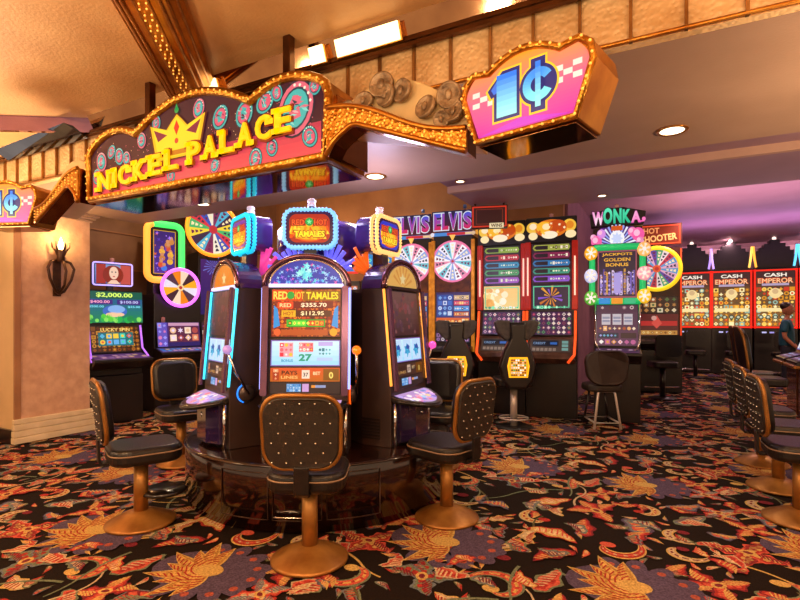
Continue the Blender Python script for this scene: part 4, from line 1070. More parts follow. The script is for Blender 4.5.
def amber_wheel_machine():
    t = thing('slot_machine', 'tall slot machine with a big amber ringed wheel above a purple fireworks panel', 'slot machine', (-7.2, 6.62), 0, RAD(70))
    base_cab(t, .8, .6, .92, None, 2.75)
    M = T(-.15, .0, 3.16) @ RX(pi/2); R = random.Random(8)
    MB().lathe([(.001, -.16), (.47, -.16), (.47, 0), (.001, 0)], 40, M).build('wheel_case', body_dk, t)
    MB().tube([(-.15+.47*cos(a), -.02, 3.16+.47*sin(a)) for a in (2*pi*i/44 for i in range(44))], .035, 8, True).build('wheel_neon', glow('ff8a20', 1.7), t)
    a = Art(); a.wheel(0, 0, .44, ('f0d840', '402848', '50b8e0', '803060', 'f0f0e0', '3858c0', 'd83848', '48b870'), 16, 0, 'c03048', .18)
    a.build('prize_wheel', t, (-.15, -.006, 3.16), 0, .8)
    MB().box(-.25, .02, 2.6, -.05, .14, 2.85).build('wheel_bracket', body_dk, t)
    a = Art(); w, h = .72, 1.0; a.vgrad(-w/2, -h/2, w/2, h/2, '281870', '502080', 8)
    for k in range(5):
        cx, cz = R.uniform(-.22, .22), R.uniform(-.3, .4); c = R.choice(('c080ff', '8090ff', 'f0a0e0', 'a0c8ff'))
        for q in range(18): a.sector(cx, cz, .03, R.uniform(.12, .22), 2*pi*q/18, 2*pi*q/18+.09, c, 1+k, 1)
    a.rect(-.3, -.46, .3, -.34, '103060', 7); a.icons(-.28, -.45, .28, -.35, 8, 1, ('70e060', '40a0e0', '80f0c0'), 8, R)
    slab(t, 'art_panel', w, h, a, (0, .04, 2.12), 0, .6)
    a = Art(); w, h = .70, .40; a.rect(-w/2, -h/2, w/2, h/2, '3a2030', 0); a.icons(-w/2, -h/2, w/2, h/2, 5, 3, ('f0d0a0', 'd07058', '9858c0', 'f8f0e0', '60a8e0'), 1, R, .85)
    slab(t, 'main_screen', w, h, a, (0, .0, 1.28), RAD(-10), .8)
    console(t, .78, 1.06, ('504880', '4890f0', 'd0a0d0', '3080e0'), 6, .6, proud=.3)
amber_wheel_machine()
def rock_wheel(label, xy, rz, seed):
    t = thing('slot_machine', label, 'slot machine', xy, 0, rz, 'white wheel machines with lettered boards'); R = random.Random(seed); W = .70
    base_cab(t, W, .55, 1.2, None, 2.98)
    b = MB()
    for s in (-1, 1): b.box(s*W/2-.03, .01, .98, s*W/2+.03, .06, 2.9)
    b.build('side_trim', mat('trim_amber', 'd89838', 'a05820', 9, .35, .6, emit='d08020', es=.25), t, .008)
    MB().prism([(-W/2, 2.15), (W/2, 2.15), (W/2, 2.78), (.2, 2.97), (-.2, 2.97), (-W/2, 2.78)], .02, .06).build('wheel_board', mat('board_copper', '7a4420', '4a2414', 8, .4, .3), t)
    a = Art(); a.wheel(0, 0, .33, ('f4f0ff', '90a8e8', 'f8f8ff', 'e890b0', 'f0f4ff', '70c8d8'), 18, 0, 'b890d0', .14, 'f078a8')
    a.build('prize_wheel', t, (0, .014, 2.53), 0, .95)
    MB().prism([(-.05, 2.98), (.05, 2.98), (0, 2.88)], -.02, .02).build('pointer', glow('f8c860', .8), t)
    # lettered board
    MB().prism(rr(.72, .34, .04, 3, 0, 3.22), .02, .14).build('board_case', body_dk, t, .008)
    a = Art(); a.vgrad(-.37, -.18, .37, .18, '500828', '081848', 10)
    for k, (ch, x, ww) in enumerate((('E', -.27, .13), ('L', -.13, .12), ('V', .01, .15), ('I', .13, .05), ('S', .26, .15))):
        a.text(ch, x, .0, .32, 'e0ecff', 1, .05, ww+.02); a.text(ch, x, 0, .285, 'e01040', 2, .05, ww-.005, grad='1058e8')
    a.build('board_panel', t, (0, .015, 3.22), 0, .8); t.children[-1].scale = (.95, 1, .93)
    a = Art(); a.rect(-.37, -.03, .37, .03, '4a90e0', 0); a.rect(-.1, -.025, .37, .025, 'd02838', 1); a.rect(.22, -.02, .36, .02, 'f0d8a0', 2); a.disc(-.36, 0, .035, 'f0f0ff', 3); a.disc(.36, 0, .035, 'e8c8a0', 3)
    a.build('guitar_strip', t, (0, .012, 3.0), 0, .8)
    MB().lathe([(.03, 3.44), (.03, 3.5), (.001, 3.51)], 12, T(.2, .08, 0)).build('call_lamp', mat('lamp_blue', '5878c0', rough=.4), t)
    MB().box(-.06, .14, 2.95, .06, .2, 3.2).build('board_post', body_dk, t)
    a = Art(); w, h = .60, .72; a.vgrad(-w/2, -h/2, w/2, h/2, '283070', '38205a', 6)
    a.text('JACKPOT', 0, .29, .10, 'f0b828', 3, .04, .5)
    a.rect(-.28, -.18, .0, .2, '2848a0', 1); a.icons(-.27, -.17, -.01, .19, 3, 4, ('80b8f0', 'd8e8ff', '4070d0'), 2, R)
    for k, c in enumerate(('d8b890', 'e04868', '58a8f0', 'd07048')): a.rect(.02, .11-.095*k, .28, .185-.095*k, c, 1); a.icons(.03, .12-.095*k, .27, .175-.095*k, 6, 1, ('f8f0e0', '402030', 'ffe080'), 2, R)
    a.rect(-.29, -.33, .29, -.2, 'e06828', 1); a.icons(-.28, -.32, .28, -.21, 9, 1, ('ffd070', '702018', 'fff0c0'), 2, R)
    slab(t, 'pay_screen', w, h, a, (0, .03, 1.76), RAD(-3), .8)
    a = Art(); w, h = .58, .22; a.rect(-w/2, -h/2, w/2, h/2, '30184a', 0); a.icons(-w/2, -h/2, w/2, h/2, 7, 3, ('f0e8f0', 'b080c0', '5040a0', 'e07080', '202030'), 1, R)
    slab(t, 'reel_screen', w, h, a, (0, .0, 1.26), RAD(-10), .6)
    console(t, W, 1.08, ('2a2028', '888090', '605060', 'a09080'), seed, .3)
fr = rz_cam(-.34, -.94)
rock_wheel('white wheel machine under a red and blue lettered board, nearer the carousel', P(.20, 9.0), fr, 21)
rock_wheel('white wheel machine under a red and blue lettered board, beside the orange topped machines', P(.90, 8.62), fr, 22)
def orange_machine(label, xy, rz, seed, warm):
    t = thing('slot_machine', label, 'slot machine', xy, 0, rz, 'orange topped machines with five bar rows'); R = random.Random(seed); W = .76
    base_cab(t, W, .58, 1.1, None, 2.76)
    red = mat('frame_red', 'a01c14', '7a1410', 6, .3, .2, emit='c02010', es=.25)
    for s in (-1, 1): MB().box(s*(W/2-.03)-.045, -.01, 1.68, s*(W/2-.03)+.045, .06, 2.74).build('side_frame', red, t, .01)
    for s in (-1, 1): MB().box(s*(W/2-.03)-.012, -.016, 1.9, s*(W/2-.03)+.012, -.01, 2.5).build('side_lamp', glow('ffd8c0', .9), t)
    MB().tube([(-W/2+.02, -.03, 1.66), (-W/2+.02, -.10, 1.25), (-W/2+.03, -.27, 1.0), (-W/2+.12, -.27, .88)], .022, 6).build('edge_light', glow('ff5820', .9), t)
    MB().tube([(W/2-.02, -.03, 1.66), (W/2-.02, -.10, 1.25), (W/2-.03, -.27, 1.0), (W/2-.12, -.27, .88)], .022, 6).build('edge_light', glow('ff5820', .9), t)
    MB().box(-W/2, .0, 2.72, W/2, .25, 3.12).build('top_case', MATS['case_black'], t, .015)
    a = Art(); a.rect(-W/2, -.18, W/2, .18, '120c0a', 0)
    # plain swirl blobs in the colours of the lit top
    for x, z, r, rz_, c, l in ((-.27, .04, .10, .09, 'f0c040', 1), (.27, .05, .10, .10, 'f0c040', 1), (0, .02, .24, .14, 'e07818', 2), (.09, .05, .14, .10, 'c04810', 3), (-.1, .04, .12, .09, 'f8b828', 3), (-.02, -.08, .12, .06, 'fff0d0', 4),
                             (-.27, -.09, .07, .06, 'ffe8b0', 4), (.29, -.08, .08, .06, 'ffe8b0', 4), (-.27, .06, .055, .05, 'ffe8c0', 5), (.28, .06, .055, .06, 'e08820', 5), (-.07, .05, .06, .05, 'ffe8b0', 5)):
        a.disc(x, z, r, c, l, 20, rz_)
    for k in range(12): a.star(R.uniform(-.2, .2), R.uniform(-.06, .12), .025, R.choice(('ffd050', 'd86010', 'fff0c0')), 6, 5, .5, R.random())
    a.build('top_panel', t, (0, -.003, 2.92), 0, .95)
    a = Art(); w, h = .58, .62; a.rect(-w/2, -h/2, w/2, h/2, '2a1420', 0)
    for k, c in enumerate(('90b040', 'c02838', '2890b8', '40a058', 'a050c0') if warm else ('a8b048', '8a2050', '2878b8', '389880', '8850d0')):
        z = .25-.122*k; a.poly([(-.28, z), (-.25, z-.045), (.26, z-.045), (.28, z), (.26, z+.045), (-.25, z+.045)], c, 1)
        a.poly([(-.26, z), (-.22, z-.03), (-.05, z-.03), (-.05, z+.03), (-.22, z+.03)], '201018', 2); a.icons(-.02, z-.03, .25, z+.03, 7, 1, ('fff0e0', '301818', 'e0f0c0'), 2, R, .8)
    slab(t, 'bonus_screen', w, h, a, (0, .03, 2.40), 0, .85)
    a = Art(); w, h = .58, .38
    if warm:
        a.vgrad(-w/2, -h/2, w/2, h/2, 'f0d890', 'f8c870', 6)
        for k in range(26): a.disc(R.uniform(-.25, .1), R.uniform(-.15, .15), R.uniform(.02, .07), R.choice(('fff0c8', 'f8d890', 'f0b860', 'fff8e0', 'e8a858')), 1+k % 3, 12)
    else:
        a.rect(-w/2, -h/2, w/2, h/2, '281838', 0)
        for k in range(14): a.sector(0, 0, .02, R.uniform(.1, .2), k*.45, k*.45+.2, R.choice(('e0a030', '8050d0', 'c07020', 'f0d060')), 1+k % 3, 2)
    a.frame(-.27, -.17, .27, .17, .014, '58d8a0', 5); a.icons(-.28, -.19, .28, -.13, 10, 1, ('80f0c0', 'f0f0f0', '40a080'), 6, R)
    slab(t, 'feature_screen', w, h, a, (0, .03, 1.88), 0, .9)
    a = Art(); w, h = .60, .36; a.rect(-w/2, -h/2, w/2, h/2, '40184a', 0)
    for i in range(8):
        for j in range(5):
            x, z = -.26+.075*i, -.14+.07*j; a.poly([(x-.03, z), (x, z-.03), (x+.03, z), (x, z+.03)], R.choice(('f0e8e0', '58a068', 'd0a0c0', '8a3060')), 1); a.rect(x-.01, z-.01, x+.01, z+.01, R.choice(('e05060', '204830', 'fff0d0')), 2)
    slab(t, 'reel_screen', w, h, a, (0, -.0, 1.47), RAD(-10), .7)
    MB().prismx([(.05, .9), (-.2, .86), (-.26, .94), (-.24, 1.0), (-.08, 1.26), (.05, 1.27)], -W/2+.02, W/2-.02).build('console', mat('console_copper', '6a4a40', '4a3430', 6, .3, .5), t, .01)
    a = Art(); w, h = .58, .22; a.rect(-w/2, -h/2, w/2, h/2, '50403c', 0); a.rect(-.26, -.01, .12, .09, '101830', 1); a.text('CREDIT', -.16, .04, .04, '90b8f0', 2); a.rect(.0, .02, .1, .06, '3878e0', 2)
    for k in range(6): a.rect(-.26+.06*k, -.09, -.215+.06*k, -.04, 'a09088', 1)
    for k in range(3): a.rect(.17, -.08+.06*k, .26, -.035+.06*k, '80c0c0', 1)
    a.build('button_panel', t, (0, -.168, 1.13), RAD(-31), .5)
    MB().lathe([(.03, 3.12), (.03, 3.18), (.001, 3.19)], 12, T(0, .1, 0)).build('call_lamp', mat('lamp_pink', 'd8a0a0', rough=.4), t)
orange_machine('orange topped slot machine showing a creamy yellow picture screen', P(1.64, 8.12), rz_cam(-.36, -.93), 31, True)
orange_machine('orange topped slot machine showing a dark screen with a gold burst', P(2.34, 7.78), rz_cam(-.36, -.93), 32, False)
def candy_machine():
    t = thing('slot_machine', 'green framed slot machine with round candy lights under WONKA letters', 'slot machine', P(3.22, 7.45), 0, rz_cam(-.36, -.93)); R = random.Random(41)
    base_cab(t, .64, .6, 1.1, None, 1.8)
    MB().prism(rr(.94, .92, .12, 5, 0, 2.2), .0, .34).build('frame_case', mat('case_choc', '3a2014', '2a160e', 5, .3), t, .01)
    gr = glow('18b060', .9)
    MB().tube([(x, .0, z) for x, z in rr(.80, .80, .08, 5, 0, 2.2)], .05, 8, True).build('frame_tube', gr, t)
    for x in (-.2, .0, .2):
        c = ('2080c8', 'c88828', '28a878')[[-.2, 0, .2].index(x)]
        MB().box(x-.09, -.055, 1.755, x+.09, -.03, 1.845).build('frame_lamp', glow(c, .9), t, .01)
    for x, z, c in ((-.42, 2.52, 'f0a818'), (.42, 2.55, 'f8b868'), (-.42, 2.18, 'c0c8f0'), (.42, 2.2, 'f0a0b0'), (-.42, 1.85, '58b038'), (.42, 1.87, 'f8c020')):
        o = MB().lathe([(.001, .05), (.06, .045), (.10, .02), (.11, 0), (.001, 0)], 20, T(x, -.03, z) @ RX(pi/2)).build('candy_light', glow(c, .8), t)
        a = Art(); 
        for q in range(6): a.sector(0, 0, .02, .085, q*pi/3, q*pi/3+.5, 'fff4e0', 0)
        a.disc(0, 0, .03, 'ffffff', 1); a.build('candy_swirl', o, (x, -.083, z), 0, .8)
    a = Art(); w, h = .62, .70; a.rect(-w/2, -h/2, w/2, h/2, '2a1838', 0)
    for k, s in enumerate(('JACKPOTS', 'GOLDEN', 'BONUS')): a.text(s, 0, .29-.075*k, .05, 'f0b838', 2, .03, .48-.06*k)
    for k in range(12): a.rect(-.27+.047*k, -.3, -.24+.047*k, R.uniform(-.05, .08), R.choice(('7060c8', 'b0a0e8', 'd0a040', '5040a0', 'c8c0f0')), 1)
    a.icons(-.28, -.32, .28, .05, 9, 6, ('9080e0', 'e0d0ff', 'c08848', '604890', '302050'), 2, R, .7); a.rect(-.05, -.28, .06, .02, 'a8a0f0', 5); a.frame(-w/2, -h/2, w/2, h/2, .02, 'a05068', 6)
    slab(t, 'bonus_screen', w, h, a, (0, -.012, 2.2), 0, .75)
    # topper: burst of light with sweets, then the lettering
    bo = MB()
    a = Art()
    a.poly([(-.34, -.14), (.34, -.14), (.26, .14), (-.26, .14)], '502080', 0)
    for k in range(16): a.sector(0, -.14, .05, .32, k*pi/16, k*pi/16+.1, 'e8f0ff' if k % 2 else '90a8f8', 1, 2)
    a.disc(0, -.03, .12, 'f4f8ff', 2); a.star(0, -.03, .10, 'c8d8ff', 3, 8, .6); a.rect(-.09, .09, .09, .16, 'd05818', 3)
    for x, z, r, c in ((-.33, -.06, .09, 'f060a8'), (-.25, .05, .07, 'd890e8'), (.33, .02, .10, 'f058a8'), (.24, .06, .07, 'f080b8'), (-.38, .0, .05, 'f8a0d0'), (.36, -.08, .06, 'e090c0')): a.disc(x, z, r, c, 4); a.disc(x-.02, z+.02, r*.5, 'ffc0e0', 5, 10)
    MB().prism([(-.40, 2.62), (.42, 2.62), (.40, 2.9), (-.38, 2.9)], .02, .2).build('topper_case', mat('case_choc', ''), t, .02)
    a.build('topper_panel', t, (0, .012, 2.76), 0, .95)
    MB().prism([(-.42, 2.92), (.42, 2.92), (.46, 3.12), (.1, 3.2), (-.1, 3.2), (-.44, 3.12)], .04, .16).build('letter_board', MATS['case_black'], t, .01)
    a = Art()
    for k, (s, x, z, h, ww, c, c2) in enumerate((('W', -.30, .0, .20, .20, 'ffffff', 'f060c8'), ('O', -.145, .03, .24, .15, '18b888', '60f0c0'), ('N', .01, .02, .22, .13, '18b888', '50e8b8'), ('K', .155, .01, .20, .13, '18b888', '48e0b0'), ('A', .30, -.01, .17, .15, 'f060b8', 'ffc0e8'))):
        a.text(s, x, z, h+.03, '0a3030' if s in 'ONK' else '501048', 1+3*k, .07, ww+.03); a.text(s, x, z, h, c, 2+3*k, .05, ww, grad=c2)
    a.rect(.33, -.09, .43, -.07, 'f060b8', 20); a.disc(.42, -.05, .03, 'f878c0', 21)
    a.build('lettering', t, (0, .034, 3.05), 0, 1.0)
    a = Art(); w, h = .56, .62; a.vgrad(-w/2, -h/2, w/2, h/2, '58305a', '402048', 5)
    a.icons(-.25, .22, .25, .29, 5, 1, ('d8c0c8', '907080', '402838'), 1, R)
    for k in (-1, 0, 1): a.rect(k*.15-.06, .0, k*.15+.06, .16, 'c8c8d8', 1); a.rect(k*.15-.05, .04, k*.15+.05, .12, '9098b8', 2); a.rect(k*.15-.06, .075, k*.15+.06, .085, 'f0f0f8', 3)
    a.icons(-.26, -.10, .26, -.01, 8, 1, ('f0b878', 'c04040', 'f8e8d0', '905030'), 1, R)
    a.rect(-.26, -.20, .02, -.12, '182040', 1); a.icons(-.25, -.19, .0, -.13, 5, 1, ('60b8e0', '90a0f0'), 2, R); a.rect(.05, -.2, .26, -.12, '301828', 1)
    a.icons(-.26, -.3, .26, -.21, 6, 1, ('f8d0f0', 'e0a040', 'c060a0', 'ffffff'), 1, R)
    slab(t, 'reel_screen', w, h, a, (0, -.01, 1.45), RAD(-4), .7)
    for s in (-1, 1): MB().tube([(s*.30, -.02, 1.76), (s*.30, -.06, 1.2), (s*.26, -.12, 1.08)], .018, 6).build('chrome_rail', chrome, t)
    console(t, .64, 1.10, ('684068', 'e8c8e0', 'c09048', '504058'), 42, .5)
    MB().lathe([(.03, 3.19), (.03, 3.25), (.001, 3.26)], 12, T(0, .1, 0)).build('call_lamp', mat('lamp_pink', 'd8a0a0', rough=.4), t)
    return t
for ch in candy_machine().children:
    if ch.name.split('.')[0] in ('frame_case', 'frame_tube', 'frame_lamp', 'candy_light', 'bonus_screen', 'topper_case', 'topper_panel', 'letter_board', 'lettering'): ch.scale.x = .86
def yellow_wheel():
    t = thing('slot_machine', 'brown slot machine with a yellow ringed wheel behind the green framed machine', 'slot machine', P(5.42, 10.6), 0, rz_cam(-.42, -.9)); R = random.Random(51)
    base_cab(t, .95, .6, 1.1, mat('case_red_brown', '4a1c14', '38140e', 5, .35), 3.05)
    MB().prism(rr(.9, .46, .02, 2, .02, 3.32), .02, .16).build('sign_case', mat('case_red_brown', ''), t)
    a = Art(); a.rect(-.42, -.2, .42, .2, '7a2810', 0); a.frame(-.42, -.2, .42, .2, .025, 'f05028', 1); a.text('HOT', -.12, .09, .12, 'f0a060', 2, .03, .3); a.text('SHOOTER', .02, -.07, .14, 'ffc070', 2, .03, .68, rot=.08)
    a.build('sign_panel', t, (.02, .014, 3.32), 0, .8)
    MB().tube([(.44*cos(a), -.03, 2.6+.44*sin(a)) for a in (2*pi*i/44 for i in range(44))], .042, 8, True).build('wheel_ring', glow('f0c820', 1.0), t)
    MB().lathe([(.001, -.05), (.44, -.05), (.44, .02), (.001, .02)], 40, T(0, 0, 2.6) @ RX(pi/2)).build('wheel_case', body_dk, t)
    a = Art(); a.wheel(0, 0, .40, ('e0b0d0', '58a0d8', 'c83848', 'f0e8e8', '48a878', '6048a8'), 20, 0, 'e86030', .2, '287848'); a.disc(0, .42, .045, '30a048', 5)
    a.build('prize_wheel', t, (0, -.024, 2.6), 0, .7)
    a = Art(); w, h = .78, .34; a.rect(-w/2, -h/2, w/2, h/2, '301818', 0); a.icons(-w/2, -h/2, w/2, h/2, 6, 3, ('e0c080', 'a05830', 'f0e8c8', '507040', 'c08848'), 1, R); slab(t, 'pay_screen', w, h, a, (0, .03, 1.84), 0, .7)
    a = Art(); w, h = .80, .46; a.vgrad(-w/2, -h/2, w/2, h/2, '4a1018', '601820', 4); a.rect(-.38, -.02, .38, .08, 'c02028', 1); a.poly([(-.1, .03), (0, -.08), (.1, .03), (0, .2)], 'e05048', 2); a.disc(-.05, .14, .05, 'd8a8a0', 3); a.rect(-.38, -.21, .38, -.12, 'c89040', 1); a.icons(-.37, -.2, .37, -.13, 9, 1, ('f8e8a0', '805020'), 2, R)
    slab(t, 'reel_screen', w, h, a, (0, .0, 1.42), RAD(-4), .7)
    b = MB()
    for s in (-1, 1): b.box(s*.45-.012, -.02, 1.2, s*.45+.012, .05, 3.0)
    b.build('edge_light', glow('f04818', .8), t)
    console(t, .9, 1.12, ('2a1c1c', '604040', '806050'), 52, .3)
yellow_wheel()
def red_frame(label, x, seed, neon):
    t = thing('slot_machine', label, 'slot machine', (x, 16.8), 0, 0, 'red framed machines on the far side'); R = random.Random(seed); W = .97
    MB().box(-W/2, .02, 0, W/2, .9, 1.3).build('base_cabinet', body_dk, t, .02)
    MB().box(-W/2, .05, 1.3, W/2, .6, 2.95).build('cabinet', MATS['case_black'], t, .02)
    a = Art(); w, h = .86, 1.5; a.vgrad(-w/2, -h/2, w/2, h/2, '8a6030', '301420', 8)
    a.text('CASH', 0, .65, .1, 'f8f0e0', 4, .03, .5); a.text('EMPEROR', 0, .5, .15, 'e05830', 4, .05, .8); a.text('EMPEROR', 0, .49, .13, 'ffd8a0', 5, .0, .76)
    a.rect(-.3, .36, .3, .42, 'b0a0c0', 3)
    a.icons(-w/2, -h/2, w/2, .32, 7, 9, ('f8d060', 'd89020', 'fff0b0', '906020', '90b8a8', 'f0a830', '604828', 'c83820'), 1, R, .95)
    a.disc(0, .15, .14, 'f0d898', 4); a.disc(0, .2, .07, 'd0b080', 5); a.rect(-.4, -.35, .4, -.25, 'f0e0a0', 4)
    for k in range(5): a.disc(-.32+.16*k, -.5, .06, '304838', 4, 12); a.disc(-.32+.16*k, -.5, .035, 'c0c8b0', 5, 10)
    slab(t, 'main_screen', w, h, a, (0, .03, 2.1), 0, 1.05)
    b = MB().box(-.48, -.0, 1.3, -.44, .05, 2.9).box(.44, 0, 1.3, .48, .05, 2.9).box(-.48, 0, 2.86, .48, .05, 2.9).box(-.48, 0, 1.3, .48, .05, 1.34)
    b.build('frame_light', glow('f02818', 1.1), t)
    # stepped dark hood
    hp = [(-.42, 2.95), (.42, 2.95), (.42, 3.42), (.34, 3.42), (.34, 3.52), (.24, 3.52), (.24, 3.62), (.12, 3.62), (.12, 3.72), (-.12, 3.72), (-.12, 3.62), (-.24, 3.62), (-.24, 3.52), (-.34, 3.52), (-.34, 3.42), (-.42, 3.42)]
    MB().prism(hp, .1, .5).build('hood', MATS['case_black'], t, .01)
    MB().ball((0, .2, 3.76), .05, 10, 8).build('call_lamp', glow('ffe8d8', 1.5), t)
    for s in (-1, 1):
        MB().tube([(s*.42, .1, 2.98), (s*.46, .1, 3.25), (s*.485, .1, 3.56)], .03, 6).build('neon_horn', glow(neon[0 if s < 0 else 1], 1.6), t)
    for k in range(4): MB().box(-.3+.17*k, -.01, 1.16, -.2+.17*k, .02, 1.2).build('button_light', glow(('c0c8ff', 'a0a0f0', 'ffe0e0', '90a8ff')[k], .8), t)
for x, s, n, lab in ((.70, 61, ('c060e0', 'b090f0'), 'red framed far machine with violet neon, half hidden by the yellow wheel machine'),
                     (1.66, 62, ('c0a0ff', 'ffd060'), 'red framed far machine between the violet and the yellow neon horns'),
                     (2.66, 63, ('ffb040', '60d0ff'), 'red framed far machine behind the person in teal'),
                     (3.66, 64, ('60d0ff', 'a0c0ff'), 'last red framed far machine, cut by the picture edge')):
    red_frame(lab, x, s, n)
def slant_top(label, xy, rz, seed):
    t = thing('slot_machine', label, 'slot machine', xy, 0, rz, 'low slant top machines along the aisle'); R = random.Random(seed); W = .72
    wood = mat('slant_wood', '5a2e18', '7a4424', 3, .25, 0, coat=.5, stretch=(1, 1, 4))
    MB().prismx([(.0, 0), (.0, .82), (.7, .82), (.7, 0)], -W/2, W/2).build('base_cabinet', wood, t, .01)
    MB().prismx([(-.16, .82), (-.16, .90), (.12, .98), (.32, 1.55), (.42, 1.6), (.7, 1.6), (.7, .82)], -W/2+.01, W/2-.01).build('slant_body', body_dk, t, .01)
    MB().box(-W/2, -.2, .80, W/2, -.0, .85).build('arm_rest', chair_gold, t, .015)
    a = Art(); w, h = .62, .52; a.vgrad(-w/2, -h/2, w/2, h/2, '3060c0', 'd0b090', 6)
    for k in range(4): a.rect(-.29+.15*k, -.24, -.18+.15*k, .02, 'e8f4ff', 1); a.disc(-.235+.15*k, -.1, .04, R.choice(('4090e0', 'e05060', '60b0a0')), 2)
    a.icons(-.3, .05, .3, .25, 8, 3, ('f0c8a0', 'e09070', 'c05848', 'f8e8d0', '905060'), 1, R, .9)
    a.build('slant_screen', t, (0, .215, 1.27), RAD(-19), .8)
    a = Art(); a.rect(-.3, -.1, .3, .1, '58406a', 0); a.icons(-.28, -.08, .28, .08, 8, 2, ('f0f0ff', 'c0a0d0', '80b0f0'), 1, R, .7); a.build('button_panel', t, (0, -.02, .945), RAD(-74), .5)
slant_top('slant top slot machine with a wooden base at the picture edge, nearer one', (1.86, 9.55), RAD(-90), 71)
slant_top('slant top slot machine with a wooden base next to the person in teal', (1.86, 10.4), RAD(-90), 72)
def back_machine(label, x, y, seed, c1, c2):
    t = thing('slot_machine', label, 'slot machine', (x, y), 0, rz_cam(-.1, -1), 'partly hidden machines by the back wall'); R = random.Random(seed)
    base_cab(t, .7, .5, 1.1, None, 2.3)
    a = Art(); w, h = .6, .9; a.vgrad(-w/2, -h/2, w/2, h/2, '402050', c1, 6); a.icons(-w/2, -h/2, w/2, h/2, 6, 9, ('f0c8a0', c1, c2, 'e8e0f0', '503060'), 1, R, .85); slab(t, 'main_screen', w, h, a, (0, .03, 1.75), 0, .75)
    MB().prism([(-.3, 2.45), (.3, 2.45), (.3, 2.8), (-.3, 2.95)], .05, .15).build('sign_case', glow('d83028', .7), t)
    a = Art(); a.poly([(-.27, -.15), (.27, -.15), (.27, .13), (-.27, .25)], '2080c8', 0); a.icons(-.22, -.12, .22, .1, 5, 2, ('60d8e8', '40b070', 'f0e060', '1860b0'), 1, R); a.build('sign_panel', t, (0, .046, 2.64), 0, .9)
    MB().box(-.05, .1, 2.28, .05, .14, 2.5).build('sign_post', body_dk, t)
    console(t, .7, 1.1, ('403048', c1, c2), seed, .4)
back_machine('partly hidden machine with a red edged blue sign seen between the carousel machines', P(-1.15, 10.0)[0], P(-1.15, 10.0)[1], 81, 'd07040', '60a0d0')
back_machine('partly hidden machine behind the right carousel topper', P(-.42, 9.75)[0], P(-.42, 9.75)[1], 82, 'c05080', 'e0c050')
def wall_sign():
    X, Y = P(1.30, 7.3)
    t = thing('lit_sign', 'dark sign in a glowing red frame hung from the dropped beam', 'sign', (X, Y), 2.85, rz_cam(-.2, -1))
    MB().box(-.38, -.05, 0, .38, .07, .46).build('case', MATS['case_black'], t, .008); t.scale = (.68, .8, .72)
    for s in (-1, 1): MB().box(s*.3-.02, -.02, .45, s*.3+.02, .02, .503).build('hanger', brass_dk, t)
    a = Art(); a.rect(-.36, .02, .36, .44, '3a1814', 0); a.frame(-.36, .02, .36, .44, .03, 'd03820', 1); a.frame(-.28, .08, .28, .38, .01, '8a3a28', 1)
    a.rect(.0, -.0, .3, .10, 'f0e0b0', 2); a.text('WINS', .15, .05, .07, '503020', 3, .03, .24)
    a.build('sign_panel', t, (0, -.053, 0), 0, .9)
wall_sign()
